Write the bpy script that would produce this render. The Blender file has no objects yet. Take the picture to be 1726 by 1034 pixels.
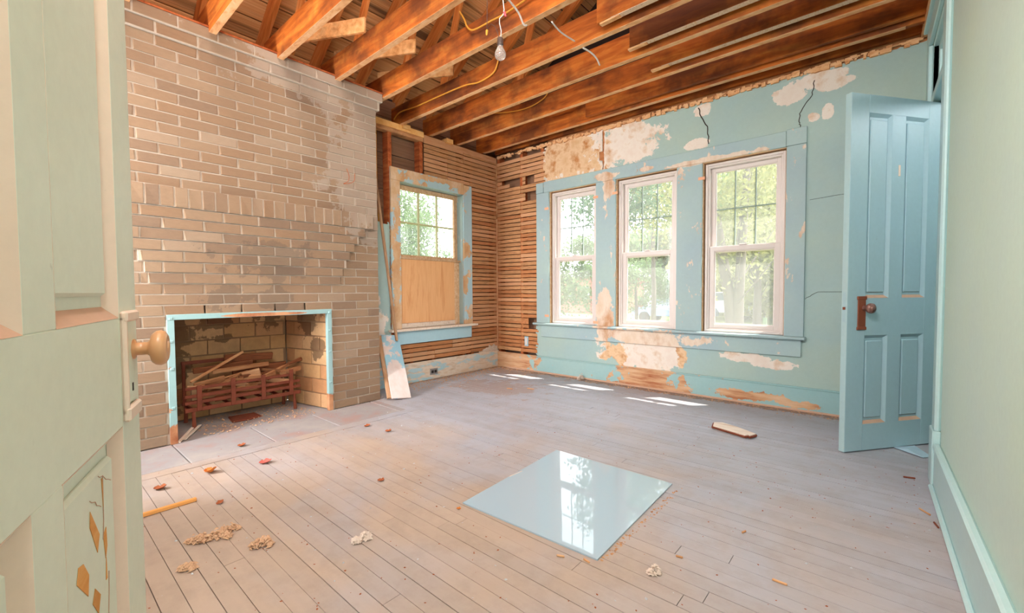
import bpy, bmesh, math, random
from mathutils import Vector, Matrix, noise as mnoise
random.seed(7)
C = bpy.context.scene.collection
PI = math.pi
# ------------------------------------------------------------------ camera
cam_d = bpy.data.cameras.new('camera'); cam = bpy.data.objects.new('camera', cam_d); C.objects.link(cam)
cam_d.sensor_width = 36; cam_d.lens = 15.243; cam_d.clip_start = .02; cam_d.clip_end = 300
yaw, pit, rol = math.radians(131.053), math.radians(2.049), math.radians(-.3116)
fw = Vector((math.cos(yaw)*math.cos(pit), math.sin(yaw)*math.cos(pit), -math.sin(pit)))
rt = fw.cross(Vector((0, 0, 1))).normalized(); up = rt.cross(fw)
rt2 = math.cos(rol)*rt + math.sin(rol)*up; up2 = -math.sin(rol)*rt + math.cos(rol)*up
m3 = Matrix((rt2, up2, -fw)).transposed()
cam.matrix_world = Matrix.Translation((3.953, -4.241, 1.0)) @ m3.to_4x4()
bpy.context.scene.camera = cam
# ------------------------------------------------------------------ world, sun, fill, exposure
sc = bpy.context.scene
vs = sc.view_settings
vs.view_transform = 'Standard'; vs.look = 'None'; vs.gamma = 1; vs.use_curve_mapping = False
vs.exposure = 0.36
w = bpy.data.worlds.new('sky'); sc.world = w; w.use_nodes = True
wn = w.node_tree; wn.nodes.clear()
wo = wn.nodes.new('ShaderNodeOutputWorld'); bg = wn.nodes.new('ShaderNodeBackground')
tc = wn.nodes.new('ShaderNodeTexCoord'); sx = wn.nodes.new('ShaderNodeSeparateXYZ'); rp = wn.nodes.new('ShaderNodeValToRGB')
wn.links.new(tc.outputs['Generated'], sx.inputs[0]); wn.links.new(sx.outputs['Z'], rp.inputs[0])
rp.color_ramp.elements[0].position = 0; rp.color_ramp.elements[0].color = (1, .985, .96, 1)
rp.color_ramp.elements[1].position = .7; rp.color_ramp.elements[1].color = (.80, .90, 1, 1)
wn.links.new(rp.outputs[0], bg.inputs[0]); bg.inputs[1].default_value = 5.6
wn.links.new(bg.outputs[0], wo.inputs[0])
sun_d = bpy.data.lights.new('sun', 'SUN'); sun = bpy.data.objects.new('sun', sun_d); C.objects.link(sun)
sun_d.energy = 14; sun_d.angle = .01; sun_d.color = (1, .93, .82)
sun.rotation_euler = Vector((-.40, -.38, -1.0)).to_track_quat('-Z', 'Y').to_euler()
def area(name, loc, aim, sx_, sy_, e, col):
    d = bpy.data.lights.new(name, 'AREA'); d.shape = 'RECTANGLE'; d.size = sx_; d.size_y = sy_; d.energy = e; d.color = col
    o = bpy.data.objects.new(name, d); C.objects.link(o); o.location = loc
    o.rotation_euler = (Vector(aim) - Vector(loc)).to_track_quat('-Z', 'Y').to_euler(); return o
area('next_room_fill', (.76, -5.4, 1.6), (1.6, -2.0, 1.3), .5, 1.9, 115, (1, .96, .93))  # added fill outside the near wall, not a lamp of the house
area('near_corner_fill', (3.35, -4.38, 2.5), (2.9, -.8, .9), 1.3, .45, 84, (1, .97, .94))  # added fill high in the near corner, brightens the right door
area('attic_fill', (2.9, -3.4, 4.0), (1.2, -1.6, 2.4), 1.5, 1.5, 75, (1, .93, .86))  # added fill under the ridge, brightens roof boards and room

# ------------------------------------------------------------------ materials
def S(r, g, b):
    f = lambda c: (c/255/12.92) if c/255 <= .04045 else ((c/255+.055)/1.055)**2.4
    return (f(r), f(g), f(b), 1)
class N:
    def __init__(s, name):
        s.m = bpy.data.materials.new(name); s.m.use_nodes = True; s.t = s.m.node_tree; s.t.nodes.clear()
        s.out = s.t.nodes.new('ShaderNodeOutputMaterial'); s.b = s.t.nodes.new('ShaderNodeBsdfPrincipled')
        s.t.links.new(s.b.outputs[0], s.out.inputs[0])
    def n(s, typ, **k):
        x = s.t.nodes.new('ShaderNode'+typ)
        for a, v in k.items(): setattr(x, a, v)
        return x
    def put(s, sock, v):
        if hasattr(v, 'is_linked') or isinstance(v, bpy.types.NodeSocket): s.t.links.new(v, sock)
        else: sock.default_value = v
    def pos(s): return s.n('NewGeometry').outputs['Position']
    def obj(s): return s.n('TexCoord').outputs['Object']
    def rnd(s): return s.n('ObjectInfo').outputs['Random']
    def mth(s, op, a, b=0., c=0., clamp=False):
        x = s.n('Math', operation=op, use_clamp=clamp)
        for i, v in enumerate((a, b, c)): s.put(x.inputs[i], v)
        return x.outputs[0]
    def vm(s, op, a, b=(0, 0, 0)):
        x = s.n('VectorMath', operation=op); s.put(x.inputs[0], a); s.put(x.inputs[1], b)
        return x.outputs['Value'] if op in ('LENGTH', 'DOT_PRODUCT') else x.outputs[0]
    def noise(s, v, sc_, det=4, rough=.55, dist=0.):
        x = s.n('TexNoise'); s.put(x.inputs['Vector'], v); x.inputs['Scale'].default_value = sc_
        x.inputs['Detail'].default_value = det; x.inputs['Roughness'].default_value = rough; x.inputs['Distortion'].default_value = dist
        return x.outputs['Fac']
    def ramp(s, f, st):
        x = s.n('ValToRGB'); s.put(x.inputs[0], f); cr = x.color_ramp
        while len(cr.elements) < len(st): cr.elements.new(.5)
        for e, (p, c) in zip(cr.elements, st): e.position = p; e.color = c if len(c) == 4 else (*c, 1)
        return x.outputs[0]
    def mix(s, f, a, b, bt='MIX'):
        x = s.n('Mix', data_type='RGBA', blend_type=bt); s.put(x.inputs[0], f); s.put(x.inputs[6], a); s.put(x.inputs[7], b)
        return x.outputs[2]
    def step(s, v, e, w_=.02):
        x = s.n('MapRange'); x.clamp = True
        s.put(x.inputs[0], v); s.put(x.inputs[1], e-w_); s.put(x.inputs[2], e+w_); return x.outputs[0]
    def val(s, c, v):
        x = s.n('HueSaturation'); s.put(x.inputs['Color'], c); s.put(x.inputs['Value'], v); return x.outputs[0]
    def bump(s, h, st=.3, d=.002):
        x = s.n('Bump'); s.put(x.inputs['Height'], h); x.inputs['Strength'].default_value = st; x.inputs['Distance'].default_value = d
        s.t.links.new(x.outputs[0], s.b.inputs['Normal'])
    def blobs(s, P, bl, amp=.12, nsc=9):
        """largest of the given ellipsoids (c, r), edges broken with noise; 0 outside .. 1 inside"""
        nz = s.mth('ADD', s.mth('MULTIPLY', s.noise(P, nsc, 8, .68), .6), s.mth('MULTIPLY', s.noise(P, nsc*.33, 3, .6), .4)); nz = s.mth('MULTIPLY', s.mth('SUBTRACT', nz, .5), amp*55)
        tot = None
        for c, r in bl:
            d = s.vm('LENGTH', s.vm('DIVIDE', s.vm('SUBTRACT', P, c), r))
            v = s.mth('ADD', s.mth('SUBTRACT', 1.0, d), nz)
            tot = v if tot is None else s.mth('MAXIMUM', tot, v)
        return s.step(tot, .1, .02)
    def fin(s, col, rough=.7, spec=.3):
        s.put(s.b.inputs['Base Color'], col); s.put(s.b.inputs['Roughness'], rough); s.b.inputs['Specular IOR Level'].default_value = spec
        return s.m
def plain(name, c, rough=.6, metal=0., spec=.4, var=.08):
    k = N(name); P = k.obj(); n_ = k.noise(P, 14, 4)
    col = k.mix(n_, tuple(x*(1-var*2) for x in c[:3])+(1,), tuple(min(1, x*(1+var)) for x in c[:3])+(1,))
    k.b.inputs['Metallic'].default_value = metal
    return k.fin(col, rough, spec)
def wood(name, cols, sc_=(1.2, 16, 16), rough=.75, bmp=.25, var=.35, spots=None, off=True):
    k = N(name); v = k.obj()
    if off: v = k.vm('ADD', v, k.vm('MULTIPLY', k.n('CombineXYZ').outputs[0], (0, 0, 0))) if False else v
    r = k.rnd(); cx = k.n('CombineXYZ')
    for i, a in enumerate((13., 7., 29.)): k.put(cx.inputs[i], k.mth('MULTIPLY', r, a))
    v = k.vm('ADD', v, cx.outputs[0]); vs_ = k.vm('MULTIPLY', v, sc_)
    g = k.noise(vs_, 2.2, 7, .62, .6); st = [(.3 + .4*i/(max(1, len(cols)-1)), c) for i, c in enumerate(cols)]
    col = k.ramp(g, st)
    if spots:
        b_ = k.noise(v, spots[1], 5, .6); col = k.mix(k.mth('MULTIPLY', k.step(b_, spots[2], .07), spots[3]), col, spots[0])
    col = k.val(col, k.mth('ADD', 1-var/2, k.mth('MULTIPLY', r, var)))
    k.bump(g, bmp, .002); return k.fin(col, rough, .25)
def paint(name, p1, p2, under, thr=.68, sc_=6, stretch=(1, 1, 1), bl=None, amp=.12, rough=.5, coords='pos', bare2=None, spec=.35, bmp=.3):
    k = N(name); P = k.pos() if coords == 'pos' else k.obj()
    base = k.mix(k.ramp(k.noise(P, 1.3, 4, .6), [(.35, (0,)*3+(1,)), (.65, (1, 1, 1, 1))]), p1, p2)
    fine = k.noise(P, 40, 5, .7); base = k.val(base, k.mth('ADD', .93, k.mth('MULTIPLY', fine, .14)))
    scr = k.noise(k.vm('MULTIPLY', P, (3, 3, 1)), 11, 8, .75); base = k.mix(k.mth('MULTIPLY', k.step(scr, .69, .03), .3), base, S(120, 95, 80))
    nn = k.noise(k.vm('MULTIPLY', P, stretch), sc_, 9, .66, .3); mask = k.step(nn, thr, .008)
    if bl: mask = k.mth('MAXIMUM', mask, k.blobs(P, bl, amp))
    un = k.ramp(k.noise(k.vm('MULTIPLY', P, stretch), 5, 7, .65), under)
    if bare2:   # a second colour of bare surface inside its own ellipsoids
        un = k.mix(k.blobs(P, bare2[0], .1), un, k.ramp(k.noise(P, 6, 7, .65), bare2[1]))
    col = k.mix(mask, base, un)
    k.bump(k.mth('ADD', k.mth('MULTIPLY', mask, -1.), k.mth('MULTIPLY', fine, .25)), bmp, .003)
    return k.fin(col, k.mth('ADD', rough, k.mth('MULTIPLY', mask, .3)), spec)

TEAL1, TEAL2 = S(170, 189, 179), S(160, 185, 186)
UND = [(.3, S(214, 186, 160)), (.5, S(226, 208, 192)), (.7, S(190, 140, 100))]
BARE = [(.3, S(200, 150, 105)), (.5, S(214, 176, 138)), (.7, S(228, 206, 184))]
M = {}
M['plaster'] = paint('painted_plaster', TEAL1, TEAL2, [(.35, S(226, 208, 196)), (.52, S(232, 220, 210)), (.66, S(214, 182, 154)), (.75, S(176, 112, 60))], .715, 5.5,
    bl=[((1.18, 0, 2.62), (.62, 1, .55)), ((1.85, 0, 2.52), (.42, 1, .24)), ((3.30, 0, 2.60), (.13, 1, .09)), ((3.50, 0, 2.66), (.22, 1, .07)),
        ((3.60, 0, 2.60), (.14, 1, .05)), ((3.56, 0, 2.39), (.05, 1, .07)), ((3.47, 0, 2.37), (.05, 1, .04)), ((2.58, 0, 2.36), (.13, 1, .05)), ((2.62, 0, 2.66), (.1, 1, .06)),
        ((2.06, 0, .33), (.52, 1, .19)), ((3.05, 0, .40), (.26, 1, .045)), ((3.22, 0, .36), (.2, 1, .05)), ((2.9, 0, .42), (.08, 1, .05)), ((-.0, -1.83, .62), (1, .13, .34))], amp=.05,
    bare2=([((1.1, 0, 2.6), (.5, 1, .5)), ((1.75, 0, .3), (.14, 1, .2)), ((2.5, 0, .3), (.1, 1, .2))], [(.35, S(214, 172, 130)), (.5, S(226, 192, 156)), (.65, S(190, 128, 76))]))
M['casing'] = paint('chipped_casing_paint', S(168, 190, 188), S(158, 180, 188), UND, .635, 9, (1, 1, .5),
    bl=[((1.62, 0, .72), (.13, .3, .3)), ((2.06, 0, .52), (.56, .3, .1)), ((1.66, 0, 2.1), (.1, .3, .16)), ((2.68, 0, 2.19), (.5, .3, .03)), ((1.62, 0, 2.22), (.16, .3, .05)), ((2.1, 0, 2.22), (.12, .3, .03))], amp=.06)
M['casing_worn'] = paint('half_stripped_casing', S(172, 202, 214), S(174, 202, 208), BARE, .52, 4, (1.6, 1, .7), amp=.1,
    bl=[((0, -1.585, 1.0), (.3, .06, 1.3)), ((0, -1.0, 2.27), (.3, .5, .04))])
M['apron_blue'] = paint('pale_blue_apron', S(172, 206, 220), S(176, 208, 218), UND, .70, 6)
M['base_back'] = paint('baseboard_paint', S(146, 186, 190), S(160, 190, 190), [(.3, S(160, 84, 50)), (.5, S(206, 160, 122)), (.7, S(222, 188, 156))], .70, 5, (.5, 1, 3.5),
    bl=[((2.1, 0, .1), (.5, .3, .3)), ((.2, 0, .1), (.45, .3, .3)), ((3.05, 0, .07), (.35, .3, .045)), ((3.4, 0, .06), (.3, .3, .04))], amp=.1)
M['base_left'] = paint('whitewashed_baseboard', S(160, 196, 206), S(186, 206, 210), [(.3, S(196, 160, 126)), (.5, S(226, 208, 192)), (.7, S(214, 182, 150))], .47, 4, (1, 1, 4), amp=.1)
M['door_blue'] = paint('sky_blue_door_paint', S(164, 194, 207), S(168, 196, 204), [(.3, S(180, 150, 130)), (.6, S(214, 196, 180))], .765, 14, rough=.38, bmp=.12, spec=.45)
M['door_edge'] = paint('pale_blue_door_edge', S(168, 202, 210), S(176, 200, 204), UND, .69, 9, (2, 2, 1), rough=.45)
M['green'] = paint('pale_green_door_paint', S(226, 232, 216), S(230, 234, 220), [(.3, S(190, 120, 70)), (.6, S(206, 150, 100))], .76, 12, rough=.5, bmp=.15,
    bl=None)
M['pinkish'] = paint('pinkish_lit_worn_moulding', S(242, 218, 202), S(236, 208, 188), [(.3, S(200, 140, 110)), (.6, S(216, 160, 130))], .72, 10, rough=.5, coords='pos', bmp=.1)  # pink tone paints in light caught by the bevels; chipped spots are wear
M['brownedge'] = plain('scuffed_brown_ledge', S(206, 166, 142), .7)
M['rightgreen'] = paint('pale_green_wall_paint', S(200, 220, 204), S(196, 216, 208), UND, .73, 6)
M['righttrim'] = paint('pale_blue_trim_paint', S(180, 212, 218), S(186, 214, 212), UND, .74, 8, rough=.35, spec=.5)
M['vinyl'] = plain('white_window_vinyl', S(218, 206, 202), .35, spec=.5, var=.02)
M['white_wood'] = wood('pale_primed_wood', [S(210, 190, 172), S(226, 210, 196), S(200, 170, 146)])
M['muntin_wood'] = plain('olive_cream_sash_paint', S(196, 196, 150), .6)
M['bare_sash'] = wood('bare_sash_wood', [S(196, 150, 110), S(214, 174, 136), S(226, 196, 164)])
M['plywood'] = wood('orange_plywood', [S(222, 160, 108), S(232, 176, 124), S(214, 148, 94)], (9, 9, .7), .6, .05, .0)
M['lath'] = wood('aged_lath', [S(150, 98, 62), S(196, 142, 98), S(214, 168, 124)], (1.5, 10, 10), .85, .4, .18, (S(88, 60, 44), 5, .6, .5))
M['lath_orange'] = wood('warm_brown_lath', [S(158, 98, 60), S(188, 124, 80), S(206, 148, 102)], (1.5, 10, 10), .85, .4, .18, (S(84, 50, 32), 4, .6, .6))
M['lath_pale'] = wood('pale_peach_lath', [S(186, 130, 90), S(204, 150, 110), S(216, 170, 132)], (1.5, 10, 10), .85, .3, .15)
M['dark_board'] = wood('dark_sheathing_board', [S(92, 64, 50), S(150, 112, 88), S(120, 84, 60)], (1.2, 9, 9), .9, .4, .3)
M['stud'] = wood('reddish_stud_wood', [S(130, 62, 34), S(176, 92, 50), S(196, 120, 72)], (9, 9, 1.2), .85, .3, .2)
M['joist'] = wood('deep_orange_joist', [S(122, 60, 24), S(182, 96, 34), S(214, 134, 58)], (.9, 7, 7), .7, .3, .35, (S(70, 38, 26), 1.6, .53, .75))
M['joist_edge'] = wood('pale_lath_stained_edge', [S(198, 134, 84), S(226, 172, 124), S(232, 190, 150)], (5, 12, 12), .8, .3, .15)
M['sister_edge'] = wood('whitish_plaster_stained_edge', [S(196, 150, 116), S(222, 196, 172), S(206, 158, 112)], (22, 12, 12), .85, .6, .15)
M['roof'] = wood('honey_roof_board', [S(196, 132, 78), S(226, 170, 112), S(238, 192, 140)], (9, 1, 9), .8, .3, .4, (S(70, 44, 34), 2, .6, .8))
M['rafter'] = wood('orange_rafter', [S(170, 88, 36), S(206, 124, 60), S(220, 150, 90)], (1, 8, 8), .8, .3, .3)
M['newwood'] = wood('fresh_yellow_lumber', [S(232, 168, 96), S(240, 184, 116), S(244, 196, 132)], (8, 1, 8), .6, .1, .1)
M['substrate'] = plain('dark_gap', S(60, 46, 40), .95)
M['outer'] = plain('exterior_siding', S(190, 186, 180), .8)
# bricks
k = N('tan_brick'); r = k.rnd(); P = k.pos()
c = k.ramp(r, [(0, S(132, 108, 90)), (.3, S(146, 118, 95)), (.55, S(153, 127, 104)), (.8, S(142, 112, 88)), (1, S(158, 135, 115))])
n1 = k.noise(k.vm('MULTIPLY', P, (1, 1, 2.5)), 22, 6, .7); c = k.val(c, k.mth('ADD', .82, k.mth('MULTIPLY', n1, .36)))
grey = k.blobs(P, [((.4, -2.1, 2.2), (1, .45, .9)), ((.4, -2.4, 2.8), (1, 1., .25))], .08, 5)
c = k.mix(k.mth('MULTIPLY', grey, .35), c, S(190, 178, 168))
soot = k.blobs(P, [((.4, -3.0, .95), (1, .30, .09)), ((.4, -2.95, 1.25), (1, .35, .15)), ((.4, -3.2, 1.02), (1, .1, .03))], .12, 5)
c = k.mix(k.mth('MULTIPLY', soot, .42), c, S(92, 80, 72)); k.bump(n1, .35, .003); M['brick'] = k.fin(c, .85, .2)
k = N('lime_mortar'); P = k.pos(); n1 = k.noise(P, 30, 5)
M['mortar'] = k.fin(k.mix(n1, S(176, 158, 142), S(206, 192, 178)), .9, .2)
k = N('yellow_firebrick'); r = k.rnd(); P = k.pos(); n1 = k.noise(P, 16, 7, .7)
c = k.ramp(r, [(0, S(196, 150, 104)), (.5, S(208, 168, 126)), (1, S(176, 120, 80))]); c = k.val(c, k.mth('ADD', .7, k.mth('MULTIPLY', n1, .6)))
soot = k.blobs(P, [((-.2, -3.1, .62), (.5, .12, .05)), ((-.2, -3.15, .78), (.5, .12, .08)), ((-.2, -2.75, .75), (.5, .15, .12)), ((.1, -2.55, .72), (.22, .3, .16)), ((.2, -2.5, .55), (.1, .3, .1)), ((-.1, -3.5, .6), (.4, .13, .4)), ((0, -3, .9), (.6, .8, .1))], .1, 6)
c = k.mix(k.mth('MULTIPLY', soot, .62), c, S(62, 44, 36)); k.bump(n1, .5, .004); M['firebrick'] = k.fin(c, .9, .2)
M['firemortar'] = plain('sooty_mortar', S(150, 116, 88), .95)
M['soot'] = plain('soot_black', S(34, 26, 22), .95)
M['rust'] = plain('rusty_iron', S(138, 72, 52), .75, .2, .3, .25)
M['frame_blue'] = paint('blue_steel_paint', S(148, 184, 184), S(156, 186, 188), [(.3, S(150, 80, 50)), (.6, S(206, 150, 110))], .66, 9, bl=[((.41, -3.0, .835), (.1, .35, .015)), ((.41, -3.04, .05), (.2, .8, .13))], amp=.02)
# floor
k = N('worn_grey_floor_paint'); P = k.pos(); r = k.rnd()
g = k.noise(k.vm('MULTIPLY', k.vm('ADD', P, (0, 0, 0)), (1.4, 12, 12)), 3, 7, .65)
big = k.noise(P, .9, 4, .6, .4); sp_ = k.n('SeparateXYZ'); k.t.links.new(P, sp_.inputs[0])
tan = k.mth('ADD', big, k.mth('MULTIPLY', k.mth('ADD', sp_.outputs['Y'], 2.6), -.16))      # tan tone grows toward the near side of the room
c = k.mix(k.ramp(tan, [(.36, (0, 0, 0, 1)), (.66, (1, 1, 1, 1))]), S(168, 167, 176), S(180, 158, 142))
dirt = k.step(k.noise(P, 7, 8, .72), .56, .1); c = k.mix(k.mth('MULTIPLY', dirt, .32), c, S(148, 128, 114))
c = k.val(c, k.mth('ADD', .9, k.mth('MULTIPLY', g, .2))); c = k.val(c, k.mth('ADD', .95, k.mth('MULTIPLY', r, .1)))
wear = k.blobs(P, [((.9, -.95, 0), (.45, .3, 1)), ((.35, -.25, 0), (.6, .12, 1))], .13, 7)
c = k.mix(k.mth('MULTIPLY', wear, .55), c, S(160, 132, 116))
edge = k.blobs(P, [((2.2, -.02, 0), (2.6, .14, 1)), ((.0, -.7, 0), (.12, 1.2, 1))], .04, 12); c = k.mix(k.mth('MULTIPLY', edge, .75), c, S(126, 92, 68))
spl = k.step(k.noise(P, 11, 6, .7), .735, .01); c = k.mix(k.mth('MULTIPLY', spl, .7), c, S(226, 222, 224))
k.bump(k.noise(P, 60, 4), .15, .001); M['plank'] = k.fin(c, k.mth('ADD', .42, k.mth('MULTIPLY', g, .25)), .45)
k = N('dusty_hearth_concrete'); P = k.pos(); n1 = k.noise(P, 3, 7, .65)
c = k.ramp(n1, [(.3, S(168, 134, 124)), (.5, S(158, 150, 150)), (.7, S(172, 162, 156))]); k.bump(k.noise(P, 40, 5), .3, .001)
M['hearth'] = k.fin(c, .75, .3)
# glass
def glassmat(name, tint, fac):
    k = N(name); k.t.nodes.remove(k.b); tr = k.n('BsdfTransparent'); gl = k.n('BsdfGlossy'); gl.inputs['Roughness'].default_value = .02
    tr.inputs[0].default_value = tint; mx = k.n('MixShader'); fr = k.n('LayerWeight'); fr.inputs[0].default_value = .5
    k.t.links.new(k.mth('ADD', .03, k.mth('MULTIPLY', .8, k.mth('POWER', fr.outputs['Facing'], 5.))), mx.inputs[0]); k.t.links.new(tr.outputs[0], mx.inputs[1]); k.t.links.new(gl.outputs[0], mx.inputs[2])
    tl = k.n('BsdfTranslucent'); tl.inputs[0].default_value = (.9, .9, .88, 1); m2 = k.n('MixShader'); m2.inputs[0].default_value = fac; k.t.links.new(mx.outputs[0], m2.inputs[1]); k.t.links.new(tl.outputs[0], m2.inputs[2]); k.t.links.new(m2.outputs[0], k.out.inputs[0]); return k.m  # translucent share paints a milky veil, imitating bright haze in the panes
M['glass'] = glassmat('window_glass', (.97, .98, .97, 1), .07)
k = N('glossy_blue_white_sheet'); k.b.inputs['IOR'].default_value = 1.5
k.bump(k.noise(k.pos(), 2.5, 2), .25, .003)
M['sheet'] = k.fin(S(170, 190, 204), .03, .5)
k = N('frosted_bulb_glass'); k.b.inputs['Transmission Weight'].default_value = .75; M['bulb'] = k.fin(S(236, 228, 224), .22, .6)
M['socket'] = plain('dark_socket', S(84, 70, 66), .5); M['wire_white'] = plain('white_wire', S(222, 214, 208), .5)
M['wire_red'] = plain('pink_wire_nut', S(226, 90, 100), .5); M['yellow'] = plain('yellow_cable', S(224, 158, 60), .5)
M['wire_nut_y'] = plain('yellow_wire_nut', S(226, 160, 60), .5)
M['knob_cream'] = plain('yellowed_knob', S(222, 166, 120), .3, spec=.6, var=.05)
M['knob_brown'] = plain('brown_bronze_knob', S(140, 100, 90), .35, .3, .6)
M['rose_rust'] = plain('rusty_plate', S(150, 84, 62), .6, .3)
M['dark'] = plain('near_black', S(44, 36, 34), .7)
M['outlet'] = plain('grey_outlet', S(140, 132, 130), .5)
M['muntin_grey'] = plain('grey_green_grille', S(150, 168, 162), .5); M['tape'] = plain('peach_tape', S(240, 176, 140), .6)
M['leafbrown'] = plain('dry_leaf_brown', S(160, 86, 48), .8); M['leaforange'] = plain('dry_leaf_orange', S(206, 120, 50), .8); M['leafred'] = plain('dry_leaf_red', S(196, 96, 84), .8)
M['tuft'] = plain('fluffy_tan_fibre', S(206, 164, 130), .95); M['tuftw'] = plain('fluffy_pale_fibre', S(224, 204, 190), .95)
M['chip'] = wood('splintered_wood', [S(170, 110, 70), S(206, 150, 104), S(220, 176, 136)], (3, 14, 14))
M['greychip'] = plain('grey_paint_flake', S(196, 196, 200), .7); M['paper'] = plain('pale_blue_sheet', S(176, 200, 216), .5)
M['kindling'] = wood('charred_kindling', [S(112, 66, 42), S(176, 118, 78), S(204, 156, 114)], (1.5, 12, 12), .85, .4, .5)
M['kdark'] = wood('dark_burnt_wood', [S(92, 52, 34), S(140, 82, 52), S(120, 66, 40)], (1.5, 12, 12), .85, .4, .3)
M['leanblue'] = paint('blue_white_board_paint', S(150, 192, 214), S(158, 198, 214), [(.3, S(212, 190, 182)), (.6, S(222, 206, 202))], .56, 3, (2.5, 2.5, .8), bl=[((.5, -1.88, .08), (.3, .3, .24))], amp=.08)
M['leanbrown'] = wood('brown_board', [S(150, 110, 84), S(190, 148, 114), S(204, 164, 130)], (2, 14, 14))
M['stickgold'] = wood('golden_stick', [S(206, 136, 66), S(220, 154, 86), S(226, 170, 106)])
M['grass'] = plain('lawn', S(112, 118, 70), .9, var=.2); M['road'] = plain('asphalt', S(112, 112, 114), .9)
M['bark'] = plain('grey_bark', S(92, 82, 76), .9, var=.2)
for nm, c in (('leaf_green', S(98, 118, 78)), ('leaf_yellow', S(130, 130, 82)), ('leaf_dark', S(88, 112, 84))):
    k = N(nm); g = k.noise(k.pos(), 1.7, 3); col = k.mix(g, tuple(x*.7 for x in c[:3])+(1,), tuple(min(1, x*1.4) for x in c[:3])+(1,))
    tl = k.n('BsdfTranslucent'); k.t.links.new(col, tl.inputs[0]); mx = k.n('MixShader'); mx.inputs[0].default_value = .45
    k.fin(col, .6, .3); k.t.links.new(k.b.outputs[0], mx.inputs[1]); k.t.links.new(tl.outputs[0], mx.inputs[2]); k.t.links.new(mx.outputs[0], k.out.inputs[0]); M[nm] = k.m

# ------------------------------------------------------------------ mesh helpers
class MB:
    def __init__(s): s.v = []; s.f = []
    def add(s, vs_, fs): n = len(s.v); s.v += [tuple(v) for v in vs_]; s.f += [tuple(i+n for i in f) for f in fs]; return s
    def box(s, x0, x1, y0, y1, z0, z1, j=0.):
        vs_ = [(x, y, z) for x in (x0, x1) for y in (y0, y1) for z in (z0, z1)]
        if j: vs_ = [tuple(c + random.uniform(-j, j) for c in v) for v in vs_]
        return s.add(vs_, [(0, 1, 3, 2), (4, 6, 7, 5), (0, 4, 5, 1), (2, 3, 7, 6), (0, 2, 6, 4), (1, 5, 7, 3)])
    def cbox(s, x0, x1, y0, y1, z0, z1, b=.003, mp=None):
        """box with chamfered edges"""
        bm = bmesh.new(); bmesh.ops.create_cube(bm, size=1)
        for v in bm.verts: v.co = Vector(((x0+x1)/2+v.co.x*(x1-x0), (y0+y1)/2+v.co.y*(y1-y0), (z0+z1)/2+v.co.z*(z1-z0)))
        bmesh.ops.bevel(bm, geom=bm.edges[:], offset=min(b, abs(x1-x0)*.4, abs(y1-y0)*.4, abs(z1-z0)*.4), segments=1, affect='EDGES', profile=.5)
        bm.verts.index_update(); s.add([v.co[:] if mp is None else mp(v.co) for v in bm.verts], [[v.index for v in f.verts] for f in bm.faces]); bm.free(); return s
    def tube(s, pts, r, n=8, r1=None):
        pts = [Vector(p) for p in pts]; L = len(pts); base = len(s.v); prev = None
        for i, p in enumerate(pts):
            d = (pts[min(i+1, L-1)] - pts[max(i-1, 0)]).normalized()
            a = d.cross(Vector((0, 0, 1)) if abs(d.z) < .9 else Vector((1, 0, 0))).normalized() if prev is None else (prev - d*prev.dot(d)).normalized()
            prev = a; b = d.cross(a); rr = r if r1 is None else r + (r1-r)*i/(L-1)
            if isinstance(r, (list, tuple)): rr = r[i]
            for q in range(n): t = 2*PI*q/n; s.v.append(tuple(p + a*math.cos(t)*rr + b*math.sin(t)*rr))
        for i in range(L-1):
            for q in range(n): s.f.append((base+i*n+q, base+i*n+(q+1) % n, base+(i+1)*n+(q+1) % n, base+(i+1)*n+q))
        s.f.append(tuple(base+q for q in range(n))[::-1]); s.f.append(tuple(base+(L-1)*n+q for q in range(n))); return s
    def lathe(s, prof, o, ax, n=20):
        """prof: (distance along axis, radius)"""
        o = Vector(o); ax = Vector(ax).normalized(); a = ax.cross(Vector((0, 0, 1)) if abs(ax.z) < .9 else Vector((1, 0, 0))).normalized(); b = ax.cross(a)
        base = len(s.v)
        for h, r in prof:
            for q in range(n): t = 2*PI*q/n; s.v.append(tuple(o + ax*h + a*math.cos(t)*r + b*math.sin(t)*r))
        for i in range(len(prof)-1):
            for q in range(n): s.f.append((base+i*n+q, base+i*n+(q+1) % n, base+(i+1)*n+(q+1) % n, base+(i+1)*n+q))
        s.f.append(tuple(base+q for q in range(n))[::-1]); s.f.append(tuple(base+(len(prof)-1)*n+q for q in range(n))); return s
    def mesh(s, name, mat, smooth=False, fix=True):
        me = bpy.data.meshes.new(name); me.from_pydata(s.v, [], s.f)
        if fix:
            bm = bmesh.new(); bm.from_mesh(me); bmesh.ops.recalc_face_normals(bm, faces=bm.faces[:]); bm.to_mesh(me); bm.free()
        me.materials.append(M[mat] if isinstance(mat, str) else mat)
        if smooth:
            for p in me.polygons: p.use_smooth = True
        return me
    def obj(s, name, mat, parent=None, smooth=False, fix=True):
        o = bpy.data.objects.new(name, s.mesh(name, mat, smooth, fix)); C.objects.link(o)
        if parent: o.parent = parent
        return o
def tag(o, label=None, cat=None, group=None, kind=None):
    if label: o['label'] = label
    if cat: o['category'] = cat
    if group: o['group'] = group
    if kind: o['kind'] = kind
    return o
def empty(name, label=None, cat=None, group=None, kind=None, loc=(0, 0, 0)):
    o = bpy.data.objects.new(name, None); C.objects.link(o); o.location = loc; o.empty_display_size = .1
    return tag(o, label, cat, group, kind)
def place(name, me, parent, loc, rot=None, scale=None):
    o = bpy.data.objects.new(name, me); C.objects.link(o); o.parent = parent
    mt = Matrix.Translation(Vector(loc) - (parent.location if parent else Vector())) @ (rot.to_4x4() if rot else Matrix()) @ (Matrix.Diagonal((*scale, 1)) if scale else Matrix())
    o.matrix_basis = mt; return o
RX = Matrix.Identity(3)
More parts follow.
